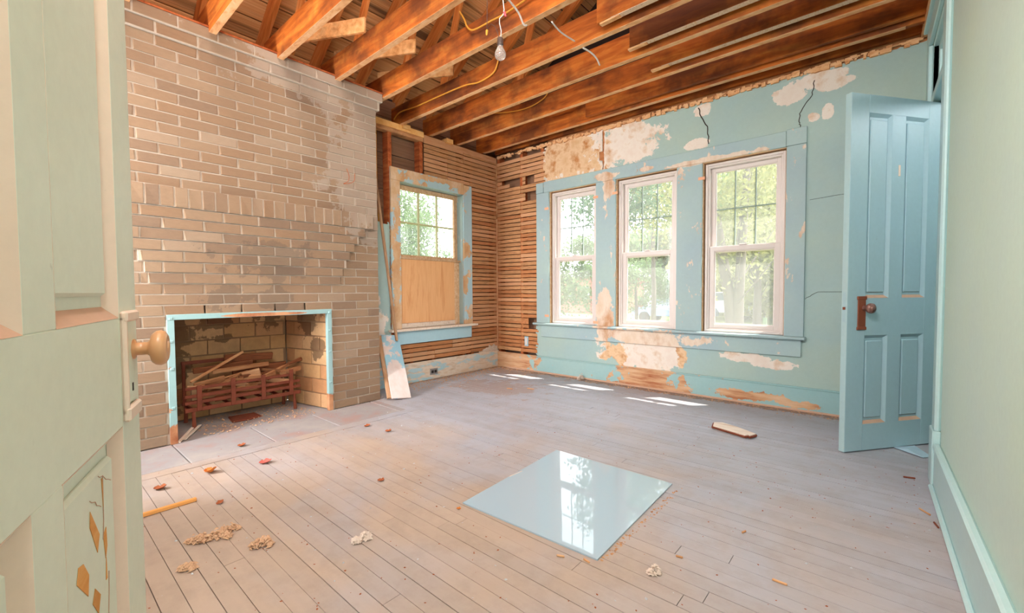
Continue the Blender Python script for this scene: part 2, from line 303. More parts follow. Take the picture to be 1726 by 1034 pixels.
RY = Matrix(((0, -1, 0), (1, 0, 0), (0, 0, 1)))       # local x -> world y
RZ = Matrix(((0, 0, 1), (0, 1, 0), (-1, 0, 0)))       # local x -> -z
def board(name, mat, parent, p0, p1, width, thick, upv=(0, 0, 1), cham=.0015, bow=0.):
    """a board from p0 to p1 (centre line); width along upv, thick across"""
    p0 = Vector(p0); p1 = Vector(p1); x = (p1-p0); L = x.length; x.normalize(); u = Vector(upv); u = (u - x*u.dot(x)).normalized(); t = x.cross(u)
    mb = MB().cbox(-L/2, L/2, -thick/2, thick/2, -width/2, width/2, cham)
    if bow: mb.v = [(v[0], v[1]+bow*(1-(2*v[0]/L)**2), v[2]) for v in mb.v]
    me = mb.mesh(name, mat); R = Matrix((x, -t, u)).transposed()
    return place(name, me, parent, (p0+p1)/2, R)
UNITS = {}
def unitboard(mat, nvar=4, j=.06):
    """shared unit meshes (1x1x1, chamfered, slightly irregular)"""
    key = (mat, j)
    if key not in UNITS:
        L = []
        for i in range(nvar):
            mb = MB().cbox(-.5, .5, -.5, .5, -.5, .5, .03); mb.v = [(v[0], v[1]+random.uniform(-j, j)*.5, v[2]+random.uniform(-j, j)*.5) for v in mb.v]
            L.append(mb.mesh('piece', mat))
        UNITS[key] = L
    return random.choice(UNITS[key])
def split(a, b, holes):
    seg = [(a, b)]
    for h0, h1 in holes:
        out = []
        for s0, s1 in seg:
            if h1 <= s0 or h0 >= s1: out.append((s0, s1))
            else:
                if h0 > s0: out.append((s0, h0))
                if h1 < s1: out.append((h1, s1))
        seg = out
    return [s_ for s_ in seg if s_[1]-s_[0] > .02]

# ------------------------------------------------------------------ FLOOR
XR = 4.16; H = 2.76; YN = -4.42
floor = empty('floor', 'worn grey-painted plank floor of the room', 'floor', kind='structure')
MB().box(-.1, 6, -6.2, .1, -.08, -.024).obj('subfloor', 'substrate', floor)
HOLE = (-.02, .18, -3.17, -2.95)
pm = [MB().box(-.5, .5, -.5, .5, -.5, .5).mesh('plank', 'plank') for _ in range(2)]
y = -.004; i = 0
while y > YN-.02:
    wd = .0672; gap = random.choice((.0012, .0016, .002, .0028, .004)); y1 = y-wd
    xs = -.0 if y > -2.03 else .975
    cuts = [xs]
    if xs == 0.: cuts += [random.uniform(1.3, 3.1)]
    else: cuts += [random.uniform(2.0, 3.6)]
    cuts += [4.3]
    for a, b in zip(cuts[:-1], cuts[1:]):
        place('plank', pm[i % 2], floor, ((a+b)/2, (y+y1)/2, -.012 + random.uniform(-.0008, .0008)), None, (b-a-.002, wd-gap, .024)); i += 1
    y = y1
place('plank', pm[0], floor, (.925, -3.2, -.0115), RY, (2.34, .092, .024))
hearth = empty('hearth', 'dusty concrete slab hearth in front of the brick fireplace', 'hearth', kind='structure')
ys = [-2.03, -2.148, -2.674, -3.12, -3.587, -4.1, -4.42]
for a, b in zip(ys[:-1], ys[1:]):
    MB().cbox(.408, .875, b+.003, a-.003, -.024, .0, .004).obj('hearth_slab', 'hearth', hearth)
# ------------------------------------------------------------------ CHIMNEY BREAST + FIREBOX
chim = empty('brick_chimney_breast', 'tall tan brick chimney breast with corbelled courses and open firebox', 'fireplace', loc=(.2, -3.04, 0))
F = .405; CL, CR = -4.05, -2.03; OL, OR, OT = -3.59, -2.492, .853
def P_(mb, name, mat, parent=chim, **k):
    mb.v = [(v[0]-.2, v[1]+3.04, v[2]) for v in mb.v]; return mb.obj(name, mat, parent, **k)
core = MB(); FX = F-.006
core.box(-.45, FX, CL+.004, OL, -.0, 2.79).box(-.45, FX, OR, CR-.004, 0, 2.79).box(-.45, FX, OL, OR, OT+.06, 2.79).box(-.5, -.262, OL-.02, OR+.02, 0, 1.2)
P_(core, 'mortar_core', 'mortar')
def umesh(mat, n=6):
    L = []
    for q in range(n):
        bm = bmesh.new(); bmesh.ops.create_cube(bm, size=1)
        ed = [e for e in bm.edges if all(v.co.x > 0 for v in e.verts)]
        bmesh.ops.bevel(bm, geom=ed, offset=.028, segments=1, affect='EDGES')
        for v in bm.verts: v.co.x += random.uniform(-.025, .025) if v.co.x > 0 else 0; v.co.y += random.uniform(-.012, .012); v.co.z += random.uniform(-.03, .03)
        me = bpy.data.meshes.new('brick'); bm.to_mesh(me); bm.free(); me.materials.append(M[mat]); L.append(me)
    return L
BR = umesh('brick'); FB = umesh('firebrick')
stuff = MB()
def brick(y0, y1, z0, z1, proj=0., bx=0.):
    g = .0095; d = .05+proj*.4; xf = F + proj + random.uniform(-.0015, .0015)
    if y1-y0 < .03: return
    if y1 < -3.80:
        stuff.box(xf-d, xf, y0+g/2, y1-g/2, z0+g/2, z1-g/2); return
    place('brick', random.choice(BR), chim, (xf-d/2+bx, (y0+y1)/2, (z0+z1)/2), None, (d, y1-y0-g, z1-z0-g))
YC = -3.04
half = {15: .64, 16: .66, 17: .69, 18: .72, 19: .76, 20: .80, 21: .86}
hc = 1.555/22
def course(z0, z1, off, intervals, L=.225):
    for a, b, pr in intervals:
        if 0 < pr < .05 and b > a: P_(MB().box(.37, F+pr-.005, a+.004, b-.004, z0+.002, z1-.001), 'mortar_bed', 'mortar')
        y_ = CR + off - L*12; 
        while y_ < b:
            c0, c1 = max(a, y_), min(b, y_+L)
            if c1-c0 > .03: brick(c0, c1, z0, z1, pr)
            elif c1 > c0 and pr == 0: pass
            y_ += L
for q in range(22):
    z0, z1 = q*hc, (q+1)*hc; off = (0, .1125)[q % 2]
    if z1 < OT+.01: iv = [(CL, OL-.004, 0), (OR+.004, CR, 0)]
    elif q in half:
        h_ = half[q]; iv = [(CL, max(CL, YC-h_), 0), (max(CL, YC-h_), YC+h_, .010+.0055*(q-15)), (YC+h_, CR, 0)]
    else: iv = [(CL, CR, 0)]
    course(z0, z1, off, iv)
P_(MB().box(.37, F+.046, YC-.99, YC+.90, 1.557, 1.686), 'mortar_bed', 'mortar')
y_ = CR                                               # soldier course
while y_ > CL:
    y2 = max(CL, y_-.0755); brick(y2, y_, 1.555, 1.688, .052 if YC-.99 < (y_+y2)/2 < YC+.90 else .004); y_ = y2
hc2 = (2.642-1.688)/14
for q in range(14): course(1.688+q*hc2, 1.688+(q+1)*hc2, (.1125, 0)[q % 2], [(CL, CR, 0)])
for q in range(2):                                    # corbelled cap
    z0 = 2.642 + q*.074; pr = (.025, .045)[q]
    core2 = MB().box(.0, F+pr-.006, CL, CR+pr-.004, z0, z0+.074); P_(core2, 'cap_mortar', 'mortar')
    course(z0, z0+.074, (0, .1125)[q], [(CL, CR+pr, pr)])
P_(stuff, 'hidden_bricks', 'brick'); chim.children[-1]['kind'] = 'stuff'; chim.children[-1].name = 'brick_mass'
P_(MB().cbox(-.4, F+.05, CL, CR+.05, 2.79, 2.802, .003), 'cap_board', 'stud')
# firebox lining
bk = -.2; RCy, LCy = -2.62, -3.46
def panel(pa, pb, zt, L=.235, hh=.1235, zo=0.0):
    pa = Vector(pa); pb = Vector(pb); d = (pb-pa); W = d.length; d.normalize(); nrm = Vector((d.y, -d.x, 0))
    if nrm.dot(Vector((.1, YC, 0)) - pa) < 0: nrm = -nrm
    R = Matrix((nrm, d if nrm.cross(d).z > 0 else -d, Vector((0, 0, 1)))).transposed()
    mb = MB(); c_ = [pa-d*.0, pb, pb-nrm*.05, pa-nrm*.05]
    mb.add([(p.x, p.y, z) for z in (0, zt) for p in [q_ - nrm*.008 for q_ in c_]], [(0, 1, 2, 3), (4, 5, 6, 7), (0, 1, 5, 4), (1, 2, 6, 5), (2, 3, 7, 6), (3, 0, 4, 7)])
    P_(mb, 'firebox_mortar', 'firemortar')
    z = zo; r_ = 0
    while z < zt-.02:
        s_ = -(L/2 if r_ % 2 else 0.)
        while s_ < W:
            a, b = max(0, s_), min(W, s_+L); z1 = min(zt, z+hh)
            if b-a > .04:
                p = pa + d*(a+b)/2 - nrm*(.02 + random.uniform(-.002, .003)); place('firebrick', random.choice(FB), chim, (p.x, p.y, (z+z1)/2), R, (.04, b-a-.01, z1-z-.01))
            s_ += L
        z += hh; r_ += 1
panel((bk, LCy, 0), (bk, RCy, 0), 1.05)
panel((bk, RCy, 0), (F-.02, OR-.008, 0), .90)
panel((F-.02, OL+.008, 0), (bk, LCy, 0), .90)
P_(MB().box(-.26, F-.02, OL, OR, 1.05, 1.1).box(.33, F-.02, OL, OR, .86, 1.06), 'throat', 'soot')
P_(MB().box(-.26, .406, OL-.01, OR+.01, -.03, -.004), 'firebox_floor', 'hearth')
dm = MB().add([(-.0, -3.15, .001), (.17, -3.17, .001), (.19, -3.05, .001), (.15, -2.95, .001), (.02, -2.96, .001),
               (-.0, -3.15, .012), (.15, -3.15, .008), (.16, -3.05, .008), (.13, -2.97, .008), (.02, -2.97, .012)], [(0, 1, 6, 5), (1, 2, 7, 6), (2, 3, 8, 7), (3, 4, 9, 8), (5, 6, 7, 8, 9)])
P_(dm, 'ash_dump_cover', 'rust')
# steel lintel frame
fr = MB().cbox(F-.03, F+.008, OL-.004, OL+.036, .0, OT, .002); fl = P_(fr, 'frame_post', 'frame_blue')
P_(MB().cbox(F-.03, F+.008, OR-.034, OR+.004, .0, OT, .002), 'frame_post', 'frame_blue')
P_(MB().cbox(F-.04, F+.010, OL-.004, OR+.004, OT-.032, OT+.004, .002), 'frame_lintel', 'frame_blue')
for yy in (OL+.016, OR-.016):
    for zz in (.24, .5, .68, .83):
        P_(MB().cbox(F+.006, F+.016, yy-.010, yy+.010, zz-.009, zz+.009, .003), 'bolt', 'frame_blue')
# ------------------------------------------------------------------ LEFT WALL  (x = 0)
wl = empty('wall_left', 'left wall stripped to wooden laths around the boarded window', 'wall', kind='structure')
WH = (-1.53, -.63, .60, 2.17)
ub = lambda m: unitboard(m)
def yboard(name, mat, par, x, y0, y1, zc, th, wd, tilt=0.):
    R = RY @ Matrix.Rotation(tilt, 3, 'Y'); return place(name, ub(mat), par, (x, (y0+y1)/2, zc), R, (y1-y0, th, wd))
def xboard(name, mat, par, y_, x0, x1, zc, th, wd, tilt=0.):
    return place(name, ub(mat), par, ((x0+x1)/2, y_, zc), Matrix.Rotation(tilt, 3, 'Y'), (x1-x0, th, wd))
z = .0
while z < 2.9:                                        # sheathing behind the studs
    for a, b in split(-2.02, .1, [(WH[0], WH[1])] if (z+.19 > WH[2] and z < WH[3]) else []):
        yboard('sheathing_board', 'dark_board', wl, -.125, a, b, z+.095, .02, .184)
    z += .19
for yy, z0, z1 in ((-.025, 0, 2.72), (-.45, 0, 2.72), (-.60, 0, 2.72), (-1.07, 0, .58), (-.85, 2.2, 2.72), (-1.215, 2.2, 2.72), (-1.38, 0, .58), (-1.62, 0, 2.72), (-1.56, 0, 2.2), (-2.0, 0, 2.72)):
    board('stud', 'stud', wl, (-.06, yy, z0), (-.06, yy, z1), .095, .045, (1, 0, 0))
LZ = 0.0505
def laths(par, wall, z0, z1, a, b, holes, mats, joints=None, jit=.0):
    z = z0
    while z < z1:
        hs = [(h[0], h[1]) for h in holes if z+LZ*.8 > h[2] and z < h[3]]
        for s0, s1 in split(a, b, hs):
            cuts = [s0]
            if joints:
                js = [j for j in joints if s0+.1 < j < s1-.1]
                if js: cuts.append(random.choice(js))
            cuts.append(s1)
            for c0, c1 in zip(cuts[:-1], cuts[1:]):
                mt = mats(z, (c0+c1)/2); off = random.uniform(-.003, .003); ti = random.uniform(-.006, .006)/max(.4, c1-c0)
                if wall == 'l': yboard('lath', mt, par, .004+off*.6, c0, c1-.003, z+LZ/2, .008, LZ-.010+off*.6, ti)
                else: xboard('lath', mt, par, -.004-off*.6, c0, c1-.003, z+LZ/2, .008, LZ-.010+off*.6, ti)
        z += LZ
ml = lambda z, u: random.choice(('lath_pale', 'lath_pale', 'lath', 'lath_orange')) if z < .6 else random.choice(('lath', 'lath', 'lath_pale', 'lath_orange')) if z < 2.2 else random.choice(('lath_pale', 'lath', 'lath_pale'))
laths(wl, 'l', .225, 2.30, -.50, -.008, [], ml)
laths(wl, 'l', .225, .43, -1.66, -.50, [], lambda z, u: random.choice(('lath_pale', 'lath_orange', 'lath_pale')), [-1.38, -1.07, -.8])
laths(wl, 'l', 2.30, 2.68, -1.19, -.008, [], lambda z, u: random.choice(('lath_pale', 'lath_pale', 'lath')), [-.6, -.85])
board('top_board', 'lath_pale', wl, (.003, -1.19, 2.715), (.003, -.008, 2.715), .062, .012)
board('corner_strip', 'lath_pale', wl, (.014, -.014, .24), (.012, -.012, 1.95), .014, .014, (1, 0, 0))
board('corner_strip', 'lath', wl, (.012, -.012, 1.96), (.012, -.012, 2.7), .012, .012, (1, 0, 0))
board('top_plate', 'newwood', wl, (-.02, -2.06, 2.735), (-.02, -1.20, 2.735), .06, .085)
board('old_plate', 'lath', wl, (-.03, -2.06, 2.685), (-.03, -1.20, 2.685), .042, .08)
for yy in (-1.44, -.84): board('plate_block', 'newwood', wl, (.0, yy-.05, 2.755), (.0, yy+.05, 2.755), .05, .09)
# ragged plaster pieces
def ragged(name, axis, u0, u1, v0, v1, cell, keep, th, mat, parent, front=0.):
    nu = int(round((u1-u0)/cell)); nv = int(round((v1-v0)/cell)); K = {}
    for a in range(nu):
        for b in range(nv):
            if keep(u0+(a+.5)*cell, v0+(b+.5)*cell): K[a, b] = 1
    vid = {}; vs_ = []; fs = []
    def V(a, b, s_):
        if (a, b, s_) not in vid:
            full = all((x, y2) in K for x in (a-1, a) for y2 in (b-1, b)); onb = not full
            rnd = mnoise.noise_vector(Vector((a*.77, b*.77, 3.1)))*cell*.55 if onb and 0 < a < nu and 0 < b < nv else Vector()
            u = u0+a*cell+rnd.x; v = v0+b*cell+rnd.y; bul = mnoise.noise(Vector((u*3, v*3, 0)))*.004
            d = (front + bul) if s_ == 0 else front-th
            if onb and s_ == 0: d -= .003
            vs_.append((u, -d, v) if axis == 'b' else (d, u, v)); vid[a, b, s_] = len(vs_)-1
        return vid[a, b, s_]
    for (a, b) in K:
        fs.append((V(a, b, 0), V(a+1, b, 0), V(a+1, b+1, 0), V(a, b+1, 0)))
        for da, db, p, q in ((-1, 0, (a, b+1), (a, b)), (1, 0, (a+1, b), (a+1, b+1)), (0, -1, (a, b), (a+1, b)), (0, 1, (a+1, b+1), (a, b+1))):
            if (a+da, b+db) not in K: fs.append((V(*p, 0), V(*q, 0), V(*q, 1), V(*p, 1)))
    mb = MB(); mb.v = vs_; mb.f = fs; return mb.obj(name, mat, parent)
nz = lambda u, v, s_=4., o=0.: mnoise.noise(Vector((u*s_, v*s_, o)))
ragged('plaster_panel', 'l', -2.05, -1.63, .02, 1.9, .02, lambda u, v: u < -1.655 + .0*v and v < 1.72 + .05*nz(u, v, 12), .012, 'plaster', wl, .012)
ragged('plaster_crumb', 'l', -.36, -.012, .18, .34, .012, lambda u, v: v < .225 + .07*math.exp(-((u+.12)/.14)**2) + .02*nz(u, v, 20), .012, 'white_wood', wl, .018)
# ------------------------------------------------------------------ WINDOW WALL (y = 0)
wb = empty('wall_back', 'teal peeling plaster wall with three tall windows', 'wall', kind='structure')
WX = ((.877, 1.512), (1.747, 2.393), (2.627, 3.292)); WZ = (.612, 2.175)
z = 0.
while z < 2.9:
    hs = list(WX) if (z+.19 > WZ[0]-.03 and z < WZ[1]+.03) else []
    for a, b in split(-.15, 4.3, hs): xboard('sheathing_board', 'dark_board', wb, .115, a, b, z+.095, .02, .184)
    z += .19
for xx in (.03, .42, .75, 4.1): board('stud', 'stud', wb, (xx, .055, 0), (xx, .055, 2.76), .095, .045, (0, 1, 0))
LH = [(.10, .22, 2.37, 2.41), (.24, .45, 2.335, 2.40), (.50, .64, 2.335, 2.40), (.50, .68, 2.13, 2.20), (.545, .69, .555, .63)]
mb_ = lambda z, u: random.choice(('lath_orange', 'lath', 'lath_orange', 'lath_pale')) if z < 1.0 else random.choice(('lath', 'lath', 'lath_orange', 'lath_pale')) if z < 2.1 else random.choice(('lath', 'lath', 'lath_pale'))
laths(wb, 'b', .225, .60, .008, .82, LH, lambda z, u: random.choice(('lath_orange', 'lath_orange', 'lath')), [.42])
laths(wb, 'b', .61, 2.68, .008, .88, LH, mb_, [.42])
def keepb(u, v):
    if WZ[0]-.05 < v < WZ[1]+.05 and any(a-.03 < u < b+.03 for a, b in WX): return False
    e = .675 if v < .62 else .735 if v < 2.3 else .795
    if u < e + .02*nz(u, v, 9) + (.03*nz(u, v, 30)): return False
    if v > 2.3 and u < .84 and v > 2.70: return False
    if abs(u - (1.585 + .02*nz(v, 0, 5))) < .009 and v > 2.3: return False
    if abs(u-1.57) < .035 and abs(v-2.45) < .05 and v > 2.3: return False
    top = 2.735 + .022*nz(u, 5, 6) + .012*nz(u, 9, 25)
    return v < top
ragged('plaster', 'b', .64, 4.14, .15, 2.79, .02, keepb, .014, 'plaster', wb, .013)
MB().box(.70, 4.15, .001, .1, .0, 2.76).v
back = MB()
for a, b in split(.84, 4.2, WX): back.box(a, b, .003, .03, .0, 2.80)
for a, b in WX: back.box(a, b, .003, .03, 0, WZ[0]-.02).box(a, b, .003, .03, WZ[1]+.01, 2.80)
back.obj('lath_backing', 'lath_orange', wb)
# plaster flange in the lower left patch of the wall (broken plaster below the sill)
def crack(parent, pts, r=.004, mat='substrate'):
    mb = MB(); P2 = []
    for (a, b) in zip(pts[:-1], pts[1:]):
        for s_ in range(5): t = s_/5; P2.append((a[0]+(b[0]-a[0])*t + random.uniform(-.006, .006), -.0145, a[1]+(b[1]-a[1])*t))
    P2.append((pts[-1][0], -.0145, pts[-1][1])); mb.tube(P2, r, 5); return mb.obj('plaster_crack', mat, parent)
crack(wb, [(2.58, 2.69), (2.60, 2.62), (2.66, 2.50), (2.675, 2.34)], .0045)
crack(wb, [(3.47, 2.66), (3.455, 2.55), (3.38, 2.44), (3.37, 2.36), (3.385, 2.31)], .003)
crack(wb, [(3.45, 1.72), (3.60, 1.73), (3.78, 1.74)], .0015); crack(wb, [(3.43, .92), (3.52, .98), (3.75, .98)], .0015)
# crumbs of old ceiling plaster along the top of the wall
cr = MB()
for q in range(420):
    x_ = random.uniform(.05, 4.1); s_ = random.uniform(.004, .014)
    cr.box(x_-s_*1.6, x_+s_*1.6, -.02-s_, -.012, 2.735+random.uniform(-.012, .03)-s_, 2.735+random.uniform(-.0, .03), .004)
tag(cr.obj('plaster_crumbs', 'joist_edge', wb), kind='stuff')
# baseboards
bb = tag(MB().cbox(.014, 4.13, -.036, -.012, .0, .186, .003).obj('baseboard_back', 'base_back'), 'peeling blue and tan baseboard under the three windows', 'baseboard', kind='structure')
MB().cbox(.014, 4.13, -.04, -.010, .186, .2, .004).obj('baseboard_cap', 'base_back', bb)
MB().cbox(.2, 4.1, -.052, -.034, -.002, .018, .006).obj('shoe_moulding', 'brownedge', bb)
bl = tag(MB().cbox(.010, .034, -2.03, -.014, .0, .216, .003).obj('baseboard_left', 'base_left'), 'whitewashed worn baseboard below the boarded window', 'baseboard', kind='structure')
# ------------------------------------------------------------------ CASINGS
t1 = empty('trim_1', 'chipped blue casing framing the three windows', 'window casing', kind='structure')
CB = lambda n_, x0, x1, z0, z1, d0=-.036, d1=-.012, m='casing', b=.003: MB().cbox(x0, x1, d0, d1, z0, z1, b).obj(n_, m, t1)
CB('head_casing', .80, 3.288, WZ[1], 2.302); CB('corner_block', .69, .798, WZ[1], 2.296, -.040); CB('corner_block', 3.29, 3.43, WZ[1], 2.308, -.042)
for a, b in ((.69, .877), (1.512, 1.747), (2.393, 2.627), (3.292, 3.43)): CB('side_casing', a, b, .612, WZ[1]-.001)
CB('window_stool', .655, 3.447, .588, .612, -.078, .06, b=.006); CB('apron', .755, 3.415, .445, .586, -.034)
for a, b in WX:   # jamb liners
    for x0, x1 in ((a-.012, a+.006), (b-.006, b+.012)): MB().cbox(x0, x1, -.0115, .135, .612, WZ[1]+.01, .002).obj('jamb', 'bare_sash', t1)
    MB().cbox(a+.006, b-.006, -.0115, .135, WZ[1]-.004, WZ[1]+.012, .002).obj('jamb', 'bare_sash', t1); MB().box(a, b, .06, .15, .58, .612).obj('outer_sill', 'white_wood', t1)
t2 = empty('trim_2', 'half-stripped blue and tan casing around the boarded window', 'window casing', kind='structure')
CL2 = lambda n_, y0, y1, z0, z1, d1=.036, m='casing_worn', d0=.010: MB().cbox(d0, d1, y0, y1, z0, z1, .003).obj(n_, m, t2)
CL2('head_casing', -1.645, -.625, 2.168, 2.302); CL2('side_casing', -1.645, -1.53, .60, 2.167); CL2('side_casing', -.624, -.487, .60, 2.29, .034)
CL2('window_stool', -1.68, -.435, .574, .599, .078, 'white_wood', -.04); CL2('apron', -1.60, -.505, .432, .572, .034, 'apron_blue')
MB().cbox(-.13, .012, -1.545, -1.53, .6, 2.18, .002).obj('jamb', 'bare_sash', t2); MB().cbox(-.13, .012, -.63, -.615, .6, 2.18, .002).obj('jamb', 'casing', t2)
MB().cbox(-.13, .012, -1.53, -.63, 2.165, 2.18, .002).obj('jamb', 'casing', t2); MB().box(-.16, -.0, -1.53, -.63, .56, .599).obj('inner_sill', 'white_wood', t2)
# ------------------------------------------------------------------ WINDOWS
def ring(mb, x0, x1, z0, z1, w_, y0, y1, wb_=None, b=.004):
    wb_ = wb_ or w_
    mb.cbox(x0, x0+w_, y0, y1, z0, z1, b).cbox(x1-w_, x1, y0, y1, z0, z1, b).cbox(x0+w_*.9, x1-w_*.9, y0, y1, z1-w_, z1, b).cbox(x0+w_*.9, x1-w_*.9, y0, y1, z0, z0+wb_, b); return mb
lab = ('leftmost narrow white vinyl sash window of the three', 'middle white vinyl sash window of the three', 'rightmost white vinyl sash window nearest the open blue door')
for i, (a, b) in enumerate(WX):
    wn_ = empty('window_%d' % (i+1), lab[i], 'window', kind='structure', loc=((a+b)/2, .05, .612)); cx_ = (a+b)/2
    def W_(mb, name, mat): mb.v = [(v[0]-cx_, v[1]-.05, v[2]-.612) for v in mb.v]; return mb.obj(name, mat, wn_)
    x0, x1, z0, z1 = a+.016, b-.010, .614, 2.160; mid = 1.372
    fr = ring(MB(), x0, x1, z0, z1, .022, .012, .12); ring(fr, x0+.018, x1-.018, z0+.016, z1-.018, .018, .026, .12); W_(fr, 'window_frame', 'vinyl')
    us = ring(MB(), x0+.034, x1-.034, mid-.028, z1-.034, .040, .070, .098, .05); ring(us, x0+.068, x1-.068, mid+.016, z1-.068, .012, .078, .092); W_(us, 'upper_sash', 'vinyl')
    ls = ring(MB(), x0+.034, x1-.034, z0+.03, mid+.03, .044, .038, .066, .04); ring(ls, x0+.072, x1-.072, z0+.066, mid-.01, .012, .045, .06); W_(ls, 'lower_sash', 'vinyl')
    W_(MB().cbox(cx_-.03, cx_+.03, .026, .045, mid+.028, mid+.042, .004), 'sash_lock', 'vinyl')
    gx0, gx1, gz0, gz1 = x0+.07, x1-.07, mid+.02, z1-.07
    W_(MB().box(gx0, gx1, .084, .087, gz0, gz1), 'upper_glass', 'glass'); W_(MB().box(x0+.075, x1-.075, .052, .055, z0+.07, mid-.01), 'lower_glass', 'glass')
    for t in (1/3, 2/3): W_(MB().box(gx0+(gx1-gx0)*t-.006, gx0+(gx1-gx0)*t+.006, .0880, .094, gz0, gz1), 'muntin', 'muntin_grey')
    W_(MB().box(gx0, gx1, .0875, .0945, (gz0+gz1)/2-.006, (gz0+gz1)/2+.006), 'muntin', 'muntin_grey')
    for tx, tz in (((a-.03, 1.98), (b+.0, 2.02), (a-.03, .70), (b-.0, .65)) if i == 0 else ((a-.004, 2.03),) if i == 1 else ((a-.004, 2.03),)):
        W_(MB().cbox(tx-.03, tx+.03, -.0385, -.0375, tz-.014, tz+.014, .0004), 'tape_tab', 'tape')
w4 = empty('window_4', 'old six-pane wooden sash above plywood in the lath wall', 'window', kind='structure', loc=(-.08, -1.08, .6))
def W4(mb, name, mat): mb.v = [(v[0]+.08, v[1]+1.08, v[2]-.6) for v in mb.v]; return mb.obj(name, mat, w4)
SW = (-1.522, -.638, 1.37, 2.163)
sm = MB().cbox(-.105, -.07, SW[0], SW[0]+.05, SW[2], SW[3], .003).cbox(-.105, -.07, SW[1]-.05, SW[1], SW[2], SW[3], .003).cbox(-.105, -.07, SW[0]+.045, SW[1]-.045, SW[3]-.05, SW[3], .003).cbox(-.105, -.07, SW[0]+.045, SW[1]-.045, SW[2], SW[2]+.035, .003)
W4(sm, 'upper_sash', 'bare_sash'); gy0, gy1, gz0, gz1 = SW[0]+.05, SW[1]-.05, SW[2]+.035, SW[3]-.05
for t in (1/3, 2/3): W4(MB().cbox(-.103, -.072, gy0+(gy1-gy0)*t-.009, gy0+(gy1-gy0)*t+.009, gz0, gz1, .003), 'muntin', 'muntin_wood')
for t in range(3): W4(MB().cbox(-.102, -.073, gy0+(gy1-gy0)*t/3+.009, gy0+(gy1-gy0)*(t+1)/3-.009, (gz0+gz1)/2-.009, (gz0+gz1)/2+.009, .003), 'muntin', 'muntin_wood')
for a_ in range(3):
    for b_ in range(2): W4(MB().box(-.089, -.086, gy0+(gy1-gy0)*a_/3+.006, gy0+(gy1-gy0)*(a_+1)/3-.006, gz0+(gz1-gz0)*b_/2+.006, gz0+(gz1-gz0)*(b_+1)/2-.006), 'pane', 'glass')
W4(MB().cbox(-.075, -.02, -1.53, -.63, 1.352, 1.376, .003), 'ledge_strip', 'bare_sash')
W4(MB().cbox(-.12, -.050, -.745, -.63, .6, 1.36, .002).cbox(-.12, -.050, -1.53, -1.49, .6, 1.36, .002).cbox(-.12, -.055, -1.53, -.63, .6, .665, .002), 'lower_track', 'bare_sash')
ply = tag(MB().cbox(-.007, .007, -.405, .405, -.35, .35, .001).obj('plywood_panel', 'plywood'), 'orange plywood sheet boarding the lower half of the old window', 'plywood'); ply.location = (-.035, -1.135, 1.005)
tag(MB().cbox(-.03, -.012, -1.50, -.735, .601, .652, .002).obj('grey_batten', 'white_wood'), 'grey weathered batten under the plywood sheet in the window', 'batten')
# ------------------------------------------------------------------ RIGHT WALL
TR = lambda v: (4.125 + .028*v[1] - v[0], -v[1], v[2])      # v = (distance into room, u = -y, z)
def rb(mb_, d0, d1, u0, u1, z0, z1, b=.004): return mb_.cbox(d0, d1, u0, u1, z0, z1, b, mp=lambda c: TR(c))
wr = rb(rb(rb(MB(), -.12, 0, -.02, .33, 0, 2.80), -.12, 0, 1.10, 4.45, 0, 2.80), -.12, 0, .33, 1.10, 2.56, 2.80).obj('wall_right', 'rightgreen')
tag(wr, 'pale green right wall with the doorway', 'wall', kind='structure')
board('nailer', 'joist_edge', wr, (4.10, -.02, 2.775), (4.16, -1.7, 2.775), .05, .03)
t3 = empty('trim_3', 'pale blue doorway casing with plinth and transom on the right wall', 'door casing', kind='structure')
R_ = lambda n_, *a, m='righttrim', b=.004: rb(MB(), *a, b=b).obj(n_, m, t3)
R_('side_casing', 0, .022, .215, .33, 0, 2.56); R_('side_casing', .0, .024, 1.10, 1.225, .28, 2.56, b=.008); R_('plinth_block', .0, .032, 1.095, 1.235, 0, .285)
R_('head_casing', 0, .022, .215, 1.225, 2.565, 2.69); R_('head_cap', 0, .04, .2, 1.24, 2.69, 2.71)
R_('jamb', -.125, .0, .312, .330, 0, 2.56); R_('jamb', -.125, 0, 1.10, 1.118, 0, 2.56); R_('head_jamb', -.125, 0, .33, 1.10, 2.545, 2.563)
R_('transom_bar', -.11, .004, .33, 1.10, 2.175, 2.225)
ts = MB(); rb(ts, -.06, -.025, .33, .37, 2.225, 2.545); rb(ts, -.06, -.025, 1.06, 1.10, 2.225, 2.545); rb(ts, -.06, -.025, .37, 1.06, 2.225, 2.265); rb(ts, -.06, -.025, .37, 1.06, 2.505, 2.545)
ts.obj('transom_sash', 'righttrim', t3); rb(MB(), -.045, -.041, .365, 1.065, 2.26, 2.51, b=.0005).obj('transom_glass', 'glass', t3)
br_ = rb(MB(), .0, .024, 1.236, 4.42, 0, .21).obj('baseboard_right', 'righttrim'); tag(br_, 'pale blue baseboard running along the right wall', 'baseboard', kind='structure')
rb(MB(), .0, .03, 1.236, 4.42, .205, .225, b=.008).obj('baseboard_cap', 'righttrim', br_); rb(MB(), .02, .042, 1.236, 4.42, 0, .02, b=.008).obj('shoe_moulding', 'righttrim', br_)
rb(MB(), 0, .018, .012, .214, 0, .21).obj('baseboard_corner', 'righttrim', br_)
